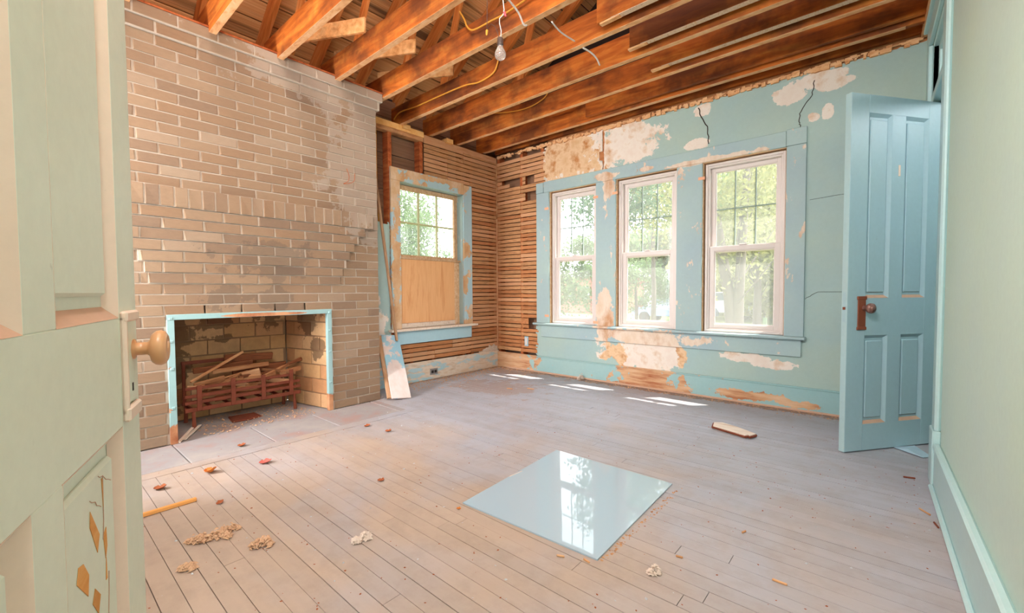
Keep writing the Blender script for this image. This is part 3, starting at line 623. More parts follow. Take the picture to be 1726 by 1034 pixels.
# near wall behind the camera and the hall beyond the doorway
nw = MB().box(-.45, .5, YN-.1, YN, 0, 2.8).box(.5, 1.15, YN-.1, YN, 0, .5).box(.5, 1.15, YN-.1, YN, 2.4, 2.8).box(1.15, 2.93, YN-.1, YN, 0, 2.8).box(2.93, 3.68, YN-.1, YN, 2.2, 2.8).box(3.68, 4.4, YN-.1, YN, 0, 2.8).obj('wall_front', 'rightgreen')  # opening cut to let the added fill light in
tag(nw, 'near wall behind the camera with an opening added for the fill light', 'wall', kind='structure')
hw = MB().box(5.5, 5.6, -3.4, .2, 0, 2.35).box(4.2, 5.6, -3.5, -3.4, 0, 2.8).box(4.2, 5.6, .1, .2, 0, 2.35).box(4.2, 5.6, -3.5, .2, 2.78, 2.84).obj('wall_hall', 'rightgreen')
tag(hw, 'pale hall walls seen through the transom of the doorway', 'wall', kind='structure')
ow = MB().box(-.62, -.55, -5, -1.55, -.8, 2.9).box(-.19, -.14, -2.02, -1.55, -.8, 2.9)
for (a, b, c_, d_) in ((-1.55, -.61, -.8, .56), (-1.55, -.61, 2.19, 2.9), (-.61, .16, -.8, 2.9)): ow.box(-.19, -.14, a, b, c_, d_)
xs_ = [(-.19, WX[0][0]-.01), (WX[0][1]+.01, WX[1][0]-.01), (WX[1][1]+.01, WX[2][0]-.01), (WX[2][1]+.01, 5.6)]
for a, b in xs_: ow.box(a, b, .13, .18, -.8, 2.95)
for a, b in WX: ow.box(a-.01, b+.01, .13, .18, -.8, .585).box(a-.01, b+.01, .13, .18, 2.19, 2.95)
tag(ow.obj('wall_outer', 'outer'), 'exterior siding around the window openings', 'wall', kind='structure')
# ------------------------------------------------------------------ CEILING: joists, roof above
ce = empty('ceiling', 'open ceiling of orange wooden joists under the roof boards', 'ceiling', kind='structure')
JY = [-.235, -.675, -1.085, -1.50, -1.965, -2.415, -2.865, -3.3, -3.75, -4.2]
for i, yj in enumerate(JY):
    jo = board('joist', 'joist', ce, (-.12 if yj > -2.03 else .20, yj, 2.86), (4.12, yj, 2.86), .196, .045)
    e_ = MB().cbox(-2.0, 2.0, -.0222, .0222, -.0995, -.0975, .0005).obj('pale_edge', 'joist_edge', jo); 
    if i and i < 7:                                       # sistered joist on the near side
        s_ = board('sister_joist', 'joist', ce, (2.44 + random.uniform(-.02, .03), yj-.098, 2.885), (4.12, yj-.098, 2.885), .19, .042)
        MB().cbox(-.74, .83, -.021, .021, -.0985, -.0945, .0005).obj('plaster_edge', 'sister_edge', s_)
        board('spacer_block', 'joist_edge', ce, (2.455, yj-.098, 2.784), (2.60, yj-.098, 2.788), .014, .035)
board('rim_joist', 'joist', ce, (.02, -.03, 2.87), (4.12, -.03, 2.87), .17, .04)
board('sister_joist', 'joist', ce, (1.56, -.31, 2.87), (4.12, -.31, 2.87), .17, .04)
board('wall_plate', 'stud', ce, (-.06, -4.4, 2.78), (-.06, -2.06, 2.78), .09, .04, (1, 0, 0))
board('brace_board', 'stud', ce, (1.50, -.34, 2.945), (1.12, -.34, 2.93), .03, .02)
SL = .72; x0r, zr, xr_ = -.38, 2.80, 2.1
rz = lambda x: zr + SL*((x-x0r) if x < xr_ else (2*xr_-x-x0r))
nb = 19; ln = math.hypot(xr_-x0r, SL*(xr_-x0r))
for side in (0, 1):
    for q in range(nb):
        t0 = (q+.5)/nb; x_ = x0r + (xr_-x0r)*t0; z_ = rz(x_) + .145
        if side: x_ = 2*xr_-x_
        sl = Vector((1, 0, SL if not side else -SL)).normalized(); nr = sl.cross(Vector((0, 1, 0)))
        R = Matrix((sl, Vector((0, 1, 0)), nr)).transposed()
        place('roof_board', unitboard('roof', 3, .02), ce, (x_, -2.15, z_), R, (ln/nb-random.uniform(.004, .012), 5.0, .02))
for yj in JY:
    for side in (0, 1):
        a, b = (x0r, xr_) if not side else (2*xr_-x0r, xr_)
        board('rafter', 'rafter', ce, (a, yj+.05, rz(x0r)+.055), (b, yj+.05, rz(xr_)+.055), .12, .042)
for yj, a, b in ((-2.45, .55, 1.1), (-2.0, .62, 1.0), (-2.9, .5, 1.15), (-1.55, .6, .9), (-1.1, 1.2, 1.6)):
    board('strut', 'rafter', ce, (a, yj+.09, 2.80), (b, yj+.12, rz(b)+.03), .07, .025)
for yj, xa in ((-2.62, .45), (-2.2, .5), (-1.75, .45)): board('loose_board', 'roof', ce, (xa-.2, yj-.16, 3.02), (xa+.5, yj+.17, 3.0), .11, .02)
rs = MB()
for side in (0, 1):
    a, b = (x0r-.4, xr_) if not side else (2*xr_-x0r+.4, xr_); za, zb = rz(x0r)-.4*SL+.17, rz(xr_)+.17
    rs.add([(a, -5, za), (b, -5, zb), (b, .2, zb), (a, .2, za), (a, -5, za+.03), (b, -5, zb+.03), (b, .2, zb+.03), (a, .2, za+.03)], [(0, 1, 2, 3), (4, 5, 6, 7), (0, 1, 5, 4), (1, 2, 6, 5), (2, 3, 7, 6), (3, 0, 4, 7)])
for yy in (.14, -4.95): rs.box(-.8, 5, yy, yy+.03, 2.85, 4.9)
rs.box(-.2, -.17, -5, .2, 2.7, 3.2)
tag(rs.obj('roof_shell', 'substrate'), 'dark roof deck closing the attic above the joists', 'roof', kind='structure')
ev = tag(MB().box(-1, 6.2, .18, .565, 2.95, 3.0).obj('sun_trim_eave', 'outer'), 'unseen eave over the three windows, sized to trim the sun strips', 'eave', kind='structure')  # out of view, added to cut the sun strips on the floor
MB().box(-1, 6.2, .565, .578, 2.93, 3.06).obj('fascia', 'outer', ev)
# ------------------------------------------------------------------ DOORS
def door(name, P0, d, nrm, width, height, z0, cols, rails, mats, label, th=.035, edge='door_edge'):
    """P0 free edge on the visible face, d along the face, nrm out of the visible face"""
    P0 = Vector(P0); d = Vector(d).normalized(); nrm = Vector(nrm).normalized()
    root = empty(name, label, 'door', kind='structure', loc=(P0.x, P0.y, z0))
    mp = lambda c: (d.x*c[0] + nrm.x*c[1], d.y*c[0] + nrm.y*c[1], c[2]-z0)
    body, mould, ledge = mats
    def D(nm, u0, u1, z_0, z_1, d0, d1, m, b=.002): return MB().cbox(u0, u1, d0, d1, z_0, z_1, b, mp=mp).obj(nm, m, root)
    top = z0+height
    D('stile', .002, cols[0][0], z0, top, -th, 0, body); D('stile', cols[-1][1], width, z0, top, -th, 0, body)
    D('edge_strip', 0, .002, z0, top, -th, -.0005, edge, .0005)
    zr0 = [z0] + [r_[1] for r_ in rails]; zr1 = [r_[0] for r_ in rails] + [top]
    for a, b in zip(zr0, zr1): D('rail', cols[0][0], cols[-1][1], a, b, -th, 0, body, .001)
    for (za, zb) in rails:
        for ca, cb in zip(cols[:-1], cols[1:]): D('mullion', ca[1], cb[0], za, zb, -th, 0, body, .001)
        for ua, ub_ in cols:
            D('panel', ua, ub_, za, zb, -th+.01, -.016, body, .001)
            m_ = .024
            D('raised_field', ua+m_, ub_-m_, za+m_*1.4, zb-m_*1.4, -.02, -.008, body, .006)
            # sloping mouldings round the panel
            def wedge(pts, nm, mt):
                MB().add([mp(p) for p in pts], [(0, 1, 2), (3, 4, 5), (0, 1, 4, 3), (1, 2, 5, 4), (2, 0, 3, 5)]).obj(nm, mt, root)
            q = .018; dd = -.0155
            wedge([(ua, 0, za), (ua, dd, za), (ua+q, dd, za+q), (ua, 0, zb), (ua, dd, zb), (ua+q, dd, zb-q)], 'moulding', mould)
            wedge([(ub_, 0, za), (ub_, dd, za), (ub_-q, dd, za+q), (ub_, 0, zb), (ub_, dd, zb), (ub_-q, dd, zb-q)], 'moulding', mould)
            wedge([(ua, 0, za), (ua, dd, za), (ua+q, dd, za+q), (ub_, 0, za), (ub_, dd, za), (ub_-q, dd, za+q)], 'moulding', ledge)
            wedge([(ua, 0, zb), (ua, dd, zb), (ua+q, dd, zb-q), (ub_, 0, zb), (ub_, dd, zb), (ub_-q, dd, zb-q)], 'moulding', mould)
    return root, mp, D
d2, mp2, D2 = door('door_2', (3.762, -.958, 0), (.593, .805, 0), (.805, -.593, 0), .752, 2.155, .008,
    [(.135, .312), (.418, .60)], [(.172, .717), (.946, 2.055)], ('door_blue', 'door_blue', 'brownedge'), 'sky blue four-panel door standing open at the right wall')
nr2 = Vector((.805, -.593, 0)); z2 = .008
def K2(mb, n_, m, sm=True): mb.v = [mp2(v) for v in mb.v]; return mb.obj(n_, m, d2, smooth=sm)
D2('lock_plate', .076, .136, .765, .945, .0, .006, 'rose_rust', .003); D2('plate_cap', .070, .142, .935, .957, .0, .008, 'rose_rust', .003); D2('plate_cap', .070, .142, .752, .772, .0, .008, 'rose_rust', .003)
for sgn, o in ((1, 0), (-1, -.035)):
    kb = MB().lathe([(0, .016), (.01, .013), (.022, .011), (.03, .016), (.037, .027), (.047, .031), (.058, .029), (.063, .022), (.0645, .016), (.066, .017), (.067, .004)], (.118, o, .885), (0, sgn, 0)); K2(kb, 'door_knob', 'knob_brown' if sgn > 0 else 'rose_rust')
D2('latch_plate', -.0008, .0, .80, .98, -.028, -.008, 'door_blue', .0003); D2('latch_bolt', -.006, 0, .876, .892, -.024, -.010, 'rose_rust', .001)
D2('name_holder', .366, .380, 1.69, 1.757, .0, .003, 'pinkish', .001)
for zz in (.25, 1.12, 1.9): D2('hinge', .742, .756, zz-.05, zz+.05, -.006, .006, 'dark' if zz != 1.9 else 'dark', .002)
d1, mp1, D1 = door('door_1', (2.969, -4.103, 0), (.946, -.3245, 0), (.3245, .946, 0), .75, 2.15, .008,
    [(.105, .338), (.412, .645)], [(.20, .795), (.962, 2.02)], ('green', 'pinkish', 'brownedge'), 'pale green peeling panel door ajar at the left edge of the view', edge='green')
def K1(mb, n_, m, sm=True): mb.v = [mp1(v) for v in mb.v]; return mb.obj(n_, m, d1, smooth=sm)
D1('lock_plate', .036, .098, .825, .962, .0, .005, 'green', .002); D1('plate_edge', .030, .104, .955, .972, 0, .010, 'pinkish', .003); D1('plate_edge', .030, .104, .800, .822, 0, .010, 'pinkish', .003)
D1('plate_edge', .094, .104, .81, .965, 0, .008, 'pinkish', .003)
D1('keyhole', .060, .066, .842, .855, .005, .0058, 'dark', .0002)
kb = MB().lathe([(h_*.66, r_) for h_, r_ in [(0, .017), (.006, .016), (.009, .0105), (.03, .0105), (.036, .014), (.040, .024), (.048, .0285), (.058, .0295), (.066, .027), (.071, .021), (.0722, .0155), (.0705, .0145), (.0705, .011), (.0735, .009), (.075, .003)]], (.050, .003, .908), (0, 1, 0), 32); K1(kb, 'door_knob', 'knob_cream')
# flaked paint holes in the lower panel
fk = [[(.21, .655), (.235, .70), (.232, .72), (.20, .675)], [(.25, .62), (.285, .655), (.278, .672), (.262, .668), (.245, .645)], [(.178, .63), (.185, .665), (.172, .672), (.170, .645)], [(.18, .60), (.176, .63), (.174, .60)], [(.215, .575), (.235, .60), (.225, .615), (.205, .595)], [(.180, .70), (.184, .745), (.181, .745)]]
for pg in fk:
    vs1 = [mp1((u, -.0078, zz)) for u, zz in pg] + [mp1((u, -.0072, zz)) for u, zz in pg]; n_ = len(pg)
    MB().add(vs1, [tuple(range(n_)), tuple(range(n_, 2*n_))] + [(q, (q+1) % n_, (q+1) % n_+n_, q+n_) for q in range(n_)]).obj('bare_patch', 'stickgold', d1)
# paint craze lines
cz = MB()
for q in range(16):
    u = random.uniform(.15, .30); zz = random.uniform(.25, .77); P2 = [(u, -.0076, zz)]
    for s_ in range(5): u -= random.uniform(.004, .014)*(1 if q % 2 else -.2); zz -= random.uniform(.004, .016)*(.6 if q % 2 else 1.5); P2.append((max(.135, min(.31, u)), -.0076, max(.24, zz)))
    cz.tube([mp1(p) for p in P2], .0006, 4)
tag(cz.obj('paint_crazing', 'brownedge', d1), kind='stuff')
# ------------------------------------------------------------------ GLASS SHEET
gp = [(2.458, -2.885), (2.405, -2.049), (3.130, -2.052), (3.158, -2.856)]; cx0 = Vector((2.79, -2.46, .006))
vs1 = [(x-cx0.x, y-cx0.y, 0) for x, y in gp] + [(x-cx0.x, y-cx0.y, .006) for x, y in gp]
gs = MB().add(vs1, [(0, 1, 2, 3), (4, 5, 6, 7)] + [(q, (q+1) % 4, (q+1) % 4+4, q+4) for q in range(4)]).obj('glass_sheet', 'sheet'); gs.location = (cx0.x, cx0.y, .0012)
tag(gs, 'glossy blue-white glass sheet lying on the floor reflecting the windows', 'glass sheet')
# ------------------------------------------------------------------ LIGHT BULB & WIRING
bx, by = 2.309, -2.44; bz = 2.272
lb = empty('hanging_light_bulb', 'bare light bulb hanging by a wire from the joists', 'light bulb', loc=(bx, by, bz))
prof = [(0, .002), (.003, .013), (.012, .025), (.026, .0315), (.04, .0305), (.054, .024), (.066, .0175), (.076, .0145), (.084, .0135)]
MB().lathe(prof, (0, 0, 0), (0, 0, 1), 24).obj('glass_bulb', 'bulb', lb, smooth=True)
MB().lathe([(.078, .0135), (.082, .017), (.088, .018), (.090, .0165), (.118, .016), (.122, .011)], (0, 0, 0), (0, 0, 1), 20).obj('socket', 'socket', lb, smooth=True)
wz = 2.80-bz
MB().tube([(0.004, 0, .115), (.004, .004, .16), (-.004, .0, .20), (.0, -.004, .225), (.022, .0, .235), (.03, .0, .26), (.02, 0, .33), (.01, .015, wz)], .0028, 6).obj('wire', 'wire_white', lb, smooth=True)
MB().tube([(-.006, 0, .115), (-.02, 0, .16), (-.04, 0, .20), (-.07, 0, .225), (-.098, 0, .205), (-.10, 0, .22), (-.10, .005, wz)], .0016, 5).obj('wire', 'socket', lb, smooth=True)
MB().lathe([(0, .003), (.004, .008), (.022, .006), (.03, .004)], (.03, 0, .25), (.35, .1, -1), 8).obj('wire_nut', 'wire_red', lb); MB().lathe([(0, .004), (.004, .008), (.022, .006), (.03, .004)], (-.10, 0, .205), (-.15, 0, -1), 8).obj('wire_nut', 'wire_nut_y', lb)
MB().cbox(-.13, .13, -.02, .03, wz-.005, wz+.02, .004).obj('mounting_strap', 'socket', lb)
def cable(name, pts, r, mat, label, cat='cable'):
    P2 = [Vector(p) for p in pts]; Q = []
    for i in range(len(P2)-1):
        p0 = P2[max(i-1, 0)]; p1 = P2[i]; p2 = P2[i+1]; p3 = P2[min(i+2, len(P2)-1)]
        for s_ in range(5):
            t = s_/5; Q.append(.5*((2*p1) + (-p0+p2)*t + (2*p0-5*p1+4*p2-p3)*t*t + (-p0+3*p1-3*p2+p3)*t**3))
    Q.append(P2[-1]); return tag(MB().tube(Q, r, 8).obj(name, mat, smooth=True), label, cat)
cable('electrical_cable', [(-.06, -1.53, 2.83), (.074, -1.54, 2.87), (.356, -1.54, 2.851), (.723, -1.54, 2.847), (1.05, -1.54, 2.838), (1.239, -1.54, 2.81), (1.402, -1.54, 2.831), (1.457, -1.54, 2.90), (1.471, -1.54, 2.97)], .0065, 'yellow', 'long yellow cable sagging along the joist behind the light bulb')
cable('electrical_cable', [(1.50, -2.0, 3.08), (1.563, -2.01, 2.99), (1.594, -2.01, 2.925), (1.66, -2.01, 2.88), (1.834, -2.01, 2.873), (2.0, -2.01, 2.87), (2.3, -2.01, 2.9)], .0065, 'yellow', 'yellow cable looping to the upper left of the light bulb')
cable('electrical_cable', [(.60, -.715, 2.97), (.697, -.715, 2.94), (.968, -.715, 2.891), (1.166, -.715, 2.885), (1.317, -.715, 2.918), (1.37, -.715, 2.965)], .0055, 'yellow', 'short yellow cable loop on a joist above the left laths')
cable('electrical_cable', [(-.03, -1.765, 2.66), (-.03, -1.765, 2.2), (-.03, -1.75, 1.7), (-.03, -1.73, 1.3)], .005, 'yellow', 'yellow cable running down the open stud bay beside the chimney')
cable('loose_wire', [(2.29, -1.93, 2.72), (2.27, -1.80, 2.72), (2.262, -1.62, 2.74)], .005, 'wire_white', 'straight pale wire crossing the joists right of the bulb', 'wire')
cable('loose_wire', [(2.25, -1.49, 2.752), (2.262, -1.40, 2.75), (2.262, -1.32, 2.74), (2.255, -1.26, 2.715)], .006, 'wire_white', 'short curled pale wire drooping from a joist right of the bulb', 'wire')
cable('loose_wire', [(2.10, -2.16, 2.85), (2.11, -2.05, 2.80), (2.10, -1.98, 2.755), (2.11, -1.95, 2.77), (2.12, -1.935, 2.79)], .006, 'wire_white', 'white hooked wire close to the top of the bulb wire', 'wire')
# wire hook on the brick
cable('wire_hook', [(.412, -2.33, 2.06), (.415, -2.31, 2.0), (.44, -2.335, 1.945), (.412, -2.36, 1.925), (.44, -2.285, 1.95), (.43, -2.265, 2.03)], .0022, 'stud', 'thin rusty wire hook on the upper right bricks', 'hook')
# outlets
o1 = empty('wall_outlet', 'grey duplex outlet set in the left baseboard', 'outlet', loc=(.0345, -1.11, .085))
MB().cbox(0, .004, -.055, .055, -.035, .035, .002).obj('cover_plate', 'outlet', o1)
for s_ in (-.022, .022):
    rc = MB().cbox(.0035, .008, s_-.016, s_+.016, -.016, .016, .003).obj('socket', 'dark', o1)
o2 = empty('wall_outlet', 'blue-edged white outlet on the laths in the corner', 'outlet', loc=(.508, -.008, .365))
MB().cbox(-.03, .03, -.006, 0, -.062, .062, .002).obj('outlet_box', 'door_blue', o2); MB().cbox(-.016, .016, -.011, -.006, -.045, .045, .002).obj('receptacle', 'vinyl', o2)
# ------------------------------------------------------------------ LEANING BOARDS
lbm = board('leaning_board', 'leanblue', None, (.565, -1.915, .012), (.10, -1.728, .552), .182, .018, (.2, 1, 0), .002); tag(lbm, 'blue and bare white board leaning under the left window sill', 'board')
lb2 = board('leaning_board', 'leanbrown', None, (.50, -1.955, .012), (.085, -1.80, .55), .12, .022, (.2, 1, 0), .002); tag(lb2, 'brown bare board leaning behind the blue one by the chimney', 'board')
pole = tag(board('leaning_pole', 'leanbrown', None, (.20, -1.71, .50), (.03, -1.83, 2.25), .028, .022, (0, 1, 0), .006), 'long thin wooden strip leaning between chimney and window casing', 'pole')
# ------------------------------------------------------------------ FIRE GRATE
gr = empty('fire_grate', 'rusty slatted fire grate full of kindling in the firebox', 'fire grate', loc=(.0, -3.04, .0))
def G(mb, n_, m='rust'): mb.v = [(v[0], v[1]+3.04, v[2]) for v in mb.v]; return mb.obj(n_, m, gr)
for z_, a, b, hh in ((.298, -3.45, -2.72, .022), (.240, -3.452, -2.64, .024), (.193, -3.454, -2.636, .024), (.140, -3.454, -2.636, .03)):
    G(MB().cbox(.115, .127, a, b, z_-hh/2, z_+hh/2, .003), 'front_slat')
for yy, zt in ((-3.365, .318), (-3.146, .338), (-2.931, .332), (-2.715, .345)): G(MB().cbox(.127, .136, yy-.016, yy+.016, .13, zt, .002), 'front_strap')
for yy in (-3.40, -2.685): G(MB().tube([(.125, yy, 0), (.118, yy, .07), (.11, yy, .13)], .014, 8, .011), 'leg'); G(MB().tube([(-.12, yy, 0), (-.11, yy, .07), (-.11, yy, .13)], .014, 8, .011), 'leg')
for q in range(7): yy = -3.40+q*.12; G(MB().cbox(-.12, .115, yy-.009, yy+.009, .128, .146, .003), 'bottom_bar')
G(MB().cbox(-.125, -.112, -3.42, -2.70, .13, .16, .003), 'back_rail'); G(MB().cbox(-.125, -.112, -3.42, -2.90, .445, .472, .003), 'back_rail')
for yy in (-3.405, -3.05, -2.70): G(MB().cbox(-.125, -.113, yy-.011, yy+.011, .13, .46 if yy < -2.8 else .35, .003), 'back_post')
ks = [((.05, -3.40, .335), (.0, -3.03, .52), .022, .012, 'kindling'), ((.0, -3.25, .385), (.02, -2.85, .40), .035, .02, 'kindling'), ((.04, -2.90, .30), (.0, -2.52, .43), .03, .018, 'kindling'),
      ((-.06, -3.15, .47), (-.06, -2.79, .455), .06, .025, 'kdark'), ((.05, -3.38, .30), (.05, -3.18, .33), .05, .02, 'kindling'), ((.07, -2.78, .315), (.05, -2.60, .335), .04, .02, 'kindling'),
      ((.0, -2.95, .30), (.03, -2.58, .41), .025, .015, 'kdark'), ((-.05, -3.36, .40), (-.04, -2.95, .42), .045, .02, 'kdark'), ((.06, -3.30, .26), (.06, -3.08, .345), .02, .015, 'kindling'),
      ((.04, -3.15, .315), (.05, -2.92, .31), .04, .02, 'kindling'), ((.0, -3.35, .22), (.02, -2.75, .24), .05, .03, 'kindling'), ((.05, -3.25, .18), (.05, -2.7, .20), .04, .025, 'kdark'),
      ((-.04, -3.1, .35), (-.02, -2.7, .37), .06, .03, 'kdark'), ((.07, -3.42, .29), (.0, -3.0, .355), .018, .014, 'kindling'), ((.02, -3.05, .33), (.06, -2.93, .355), .05, .03, 'lath_pale')]
kl = ['long thin stick rising from the left of the grate', 'flat split stick lying across the middle of the grate', 'long stick poking out at the right of the grate', 'dark burnt plank on top at the back of the kindling', 'short split stick at the left end of the grate',
      'short thick stick at the right end of the grate', 'dark thin stick under the one poking out right', 'dark plank lying at the back left of the grate', 'thin stick crossing low at the left of the grate', 'pale split stick behind the middle grate straps',
      'wide stick low inside the grate behind the slats', 'dark stick lowest in the grate bottom', 'thick dark plank mid height at the back right of the grate', 'thin stick rising gently at the left front of the grate', 'pale chunk of wood in the middle of the kindling']
for (a, b, w_, t_, m_), l_ in zip(ks, kl): tag(board('kindling_stick', m_, None, a, b, w_, t_, (.3, 0, 1), .004), l_, 'stick', 'kindling in the fire grate')
for q in range(16):
    x_, y_, z_ = random.uniform(-.07, .09), random.uniform(-3.34, -2.76), .20 + .012*q*.8 + random.uniform(-.02, .02); L_ = random.uniform(.06, .14); a_ = random.uniform(-.5, .5); e__ = random.uniform(-.25, .25)
    tag(board('kindling_stick', random.choice(('kindling', 'kdark', 'kindling', 'lath_pale')), None, (x_-L_*math.sin(a_), y_-L_*math.cos(a_), z_-L_*e__), (x_+L_*math.sin(a_), y_+L_*math.cos(a_), z_+L_*e__), random.uniform(.02, .045), random.uniform(.01, .02), (.3, 0, 1), .003),
        'short broken bit of kindling heaped low inside the grate', 'stick', 'short kindling bits in the grate')
tag(board('wood_splint', 'white_wood', None, (.41, -3.552, .006), (.08, -3.39, .012), .02, .008, (0, 1, 0)), 'left pale splint on the hearth by the grate leg', 'splint')
tag(board('wood_splint', 'white_wood', None, (.37, -3.512, .006), (.09, -3.357, .012), .02, .008, (0, 1, 0)), 'right pale splint on the hearth by the grate leg', 'splint')
# ------------------------------------------------------------------ THINGS ON THE FLOOR
sp = MB(); sv = [(-.15, .065), (-.13, -.03), (.0, -.075), (.10, -.11), (.115, -.085), (.125, -.10), (.14, -.06), (.15, -.03), (.02, .05), (-.10, .10)]
n_ = len(sv); sp.add([(x, y, 0) for x, y in sv] + [(x*.98, y*.97, .022) for x, y in sv], [tuple(range(n_)), tuple(range(n_, 2*n_))] + [(q, (q+1) % n_, (q+1) % n_+n_, q+n_) for q in range(n_)])
so = sp.obj('broken_board', 'white_wood'); so.location = (3.14, -.935, .001); tag(so, 'short broken board with red-brown edge on the floor toward the door', 'board')
e_ = MB()
for q in range(n_):
    a = sv[q]; b = sv[(q+1) % n_]; e_.tube([(a[0], a[1], .010), (b[0], b[1], .010)], .008, 5)
e_.obj('splintered_edge', 'rust', so)
tag(board('wooden_stick', 'stickgold', None, (1.46, -3.95, .010), (1.463, -3.695, .010), .018, .016, (0, 0, 1), .003), 'golden wooden stick on the floor at the green door edge', 'stick')
pp = MB().add([(-.10, -.02, .004), (.0, .08, .010), (.07, -.08, .004), (.03, -.14, .006), (-.04, -.05, .016)], [(0, 1, 4), (1, 2, 4), (2, 3, 4), (3, 0, 4)]); po = pp.obj('folded_paper', 'paper', fix=False); po.location = (4.09, -.62, 0)
sm_ = po.modifiers.new('s', 'SOLIDIFY'); sm_.thickness = .002; tag(po, 'pale blue folded sheet on the floor under the open door', 'paper')
def tuft(x, y, L, W, h, ang, mat, label, nf=260):
    mb = MB(); rr = random.Random(int(x*1000))
    for q in range(nf):
        t = rr.uniform(-1, 1); s_ = rr.gauss(0, .45); lx = t*L/2; ly = s_*W/2*(1-.5*abs(t)) + .25*W*math.sin(t*3); z_ = abs(rr.gauss(0, .35))*h*(1-t*t*.7)
        s2 = rr.uniform(.003, .009); a = rr.uniform(0, PI); dx, dy = math.cos(a)*s2*1.6, math.sin(a)*s2*1.6
        c_ = Vector((lx, ly, z_+.002)); mb.add([c_+Vector((dx, dy, 0)), c_+Vector((-dy*.5, dx*.5, s2*rr.uniform(0, 1))), c_-Vector((dx, dy, 0)), c_+Vector((dy*.5, -dx*.5, s2*.3)), c_+Vector((0, 0, s2))], [(0, 1, 4), (1, 2, 4), (2, 3, 4), (3, 0, 4), (0, 3, 2, 1)])
    o = mb.obj('fibre_tuft', mat, fix=False); o.location = (x, y, 0); o.rotation_euler[2] = ang; return tag(o, label, 'tuft')
tuft(1.90, -3.755, .16, .05, .035, .9, 'tuft', 'largest long tan fibre tuft on the floor by the green door', 420)
tuft(1.89, -3.685, .09, .04, .03, 1.2, 'tuft', 'pale fibre tuft just beyond the largest one')
tuft(2.107, -3.633, .08, .045, .035, .6, 'tuft', 'rounded tan tuft to the right of the largest one')
tuft(2.373, -3.353, .07, .05, .03, .9, 'tuftw', 'pale ragged tuft left of the glass sheet corner')
tuft(2.06, -3.86, .05, .035, .025, .4, 'tuft', 'small tan tuft nearest the bottom of the view')
tuft(3.346, -2.788, .035, .03, .03, .4, 'tuftw', 'small white fluffy tuft right of the glass sheet')
tuft(1.36, -.10, .07, .06, .07, .4, 'tuftw', 'pale crumpled lump at the foot of the back baseboard')
def leaf(x, y, s_, ang, mat, label, curl=.5):
    mb = MB(); pts = []; n_ = 7
    for i_ in range(n_):
        t = i_/(n_-1); w_ = s_*.38*math.sin(PI*min(1, t*.95+.03))**.8 * (1 + .25*math.sin(i_*2.3)); z_ = .002 + curl*s_*(t-.4)**2*1.6
        pts += [(s_*(t-.5), -w_, z_+w_*.5), (s_*(t-.5), 0, z_), (s_*(t-.5), w_, z_+w_*.7)]
    f_ = []
    for i_ in range(n_-1):
        for j_ in (0, 1): f_.append((i_*3+j_, i_*3+j_+1, i_*3+3+j_+1, i_*3+3+j_))
    mb.add(pts, f_); o = mb.obj('dry_leaf', mat, fix=False); o.location = (x, y, 0); o.rotation_euler[2] = ang
    md = o.modifiers.new('s', 'SOLIDIFY'); md.thickness = .0008; md.offset = 1; return tag(o, label, 'leaf', 'dry leaves scattered on the floor')
for a in ((1.134, -3.555, .075, .3, 'leaforange', 'bright orange curled leaf near the hearth edge', .9), (1.222, -3.307, .065, 1.1, 'leafred', 'reddish pink curled leaf beyond the hearth edge', .5),
          (1.176, -3.783, .06, .8, 'leafbrown', 'dark brown leaf close to the green door edge', .6), (2.481, -2.931, .022, .5, 'leaforange', 'small round orange leaf at the left corner of the glass sheet', .3),
          (.80, -3.30, .05, .9, 'leafbrown', 'brown leaf on the hearth slabs before the firebox', .6), (1.28, -2.52, .05, .4, 'leafbrown', 'brown leaf on the planks right of the firebox', .6),
          (1.95, -3.0, .04, .4, 'leafbrown', 'small brown leaf midway between hearth and glass sheet', .5), (1.58, -3.63, .035, 2., 'leafbrown', 'small brown leaf right of the golden stick', .5),
          (1.05, -2.55, .045, 1.4, 'leafbrown', 'dark leaf on the header plank near the firebox', .5)): leaf(*a)
def sliver(x, y, L, ang, mat, label, w_=.008, g='wood slivers scattered on the floor'):
    c_, s_ = math.cos(ang)*L/2, math.sin(ang)*L/2
    return tag(board('wood_sliver', mat, None, (x-c_, y-s_, .005), (x+c_, y+s_, .005), w_, .006, (0, 0, 1), .002), label, 'wood sliver', g)
for a in ((3.041, -2.924, .03, .4, 'chip', 'short sliver in front of the near glass sheet corner'), (3.13, -2.885, .03, -.2, 'chip', 'sliver touching the near glass sheet corner'), (3.38, -2.64, .025, .2, 'chip', 'small sliver right of the glass sheet below the white tuft'),
          (3.69, -2.56, .045, .0, 'chip', 'thin tan sliver at the bottom right of the floor'), (4.09, -1.60, .06, 2.2, 'chip', 'tan sliver beside the right baseboard'), (4.05, -1.17, .05, .3, 'rust', 'red-brown sliver at the foot of the plinth block'),
          (4.12, -1.72, .05, 1.8, 'rust', 'rusty sliver further along the right baseboard'), (3.52, -2.30, .025, 1.2, 'chip', 'tiny sliver on the open floor right of the sheet'), (2.44, -2.48, .10, 1.5, 'white_wood', 'pale thin strip along the left side of the glass sheet'),
          (1.05, -.95, .07, .1, 'chip', 'sliver in the rubble before the left baseboard'), (1.22, -.82, .08, .15, 'chip', 'longer sliver in the rubble toward the corner')): sliver(*a)
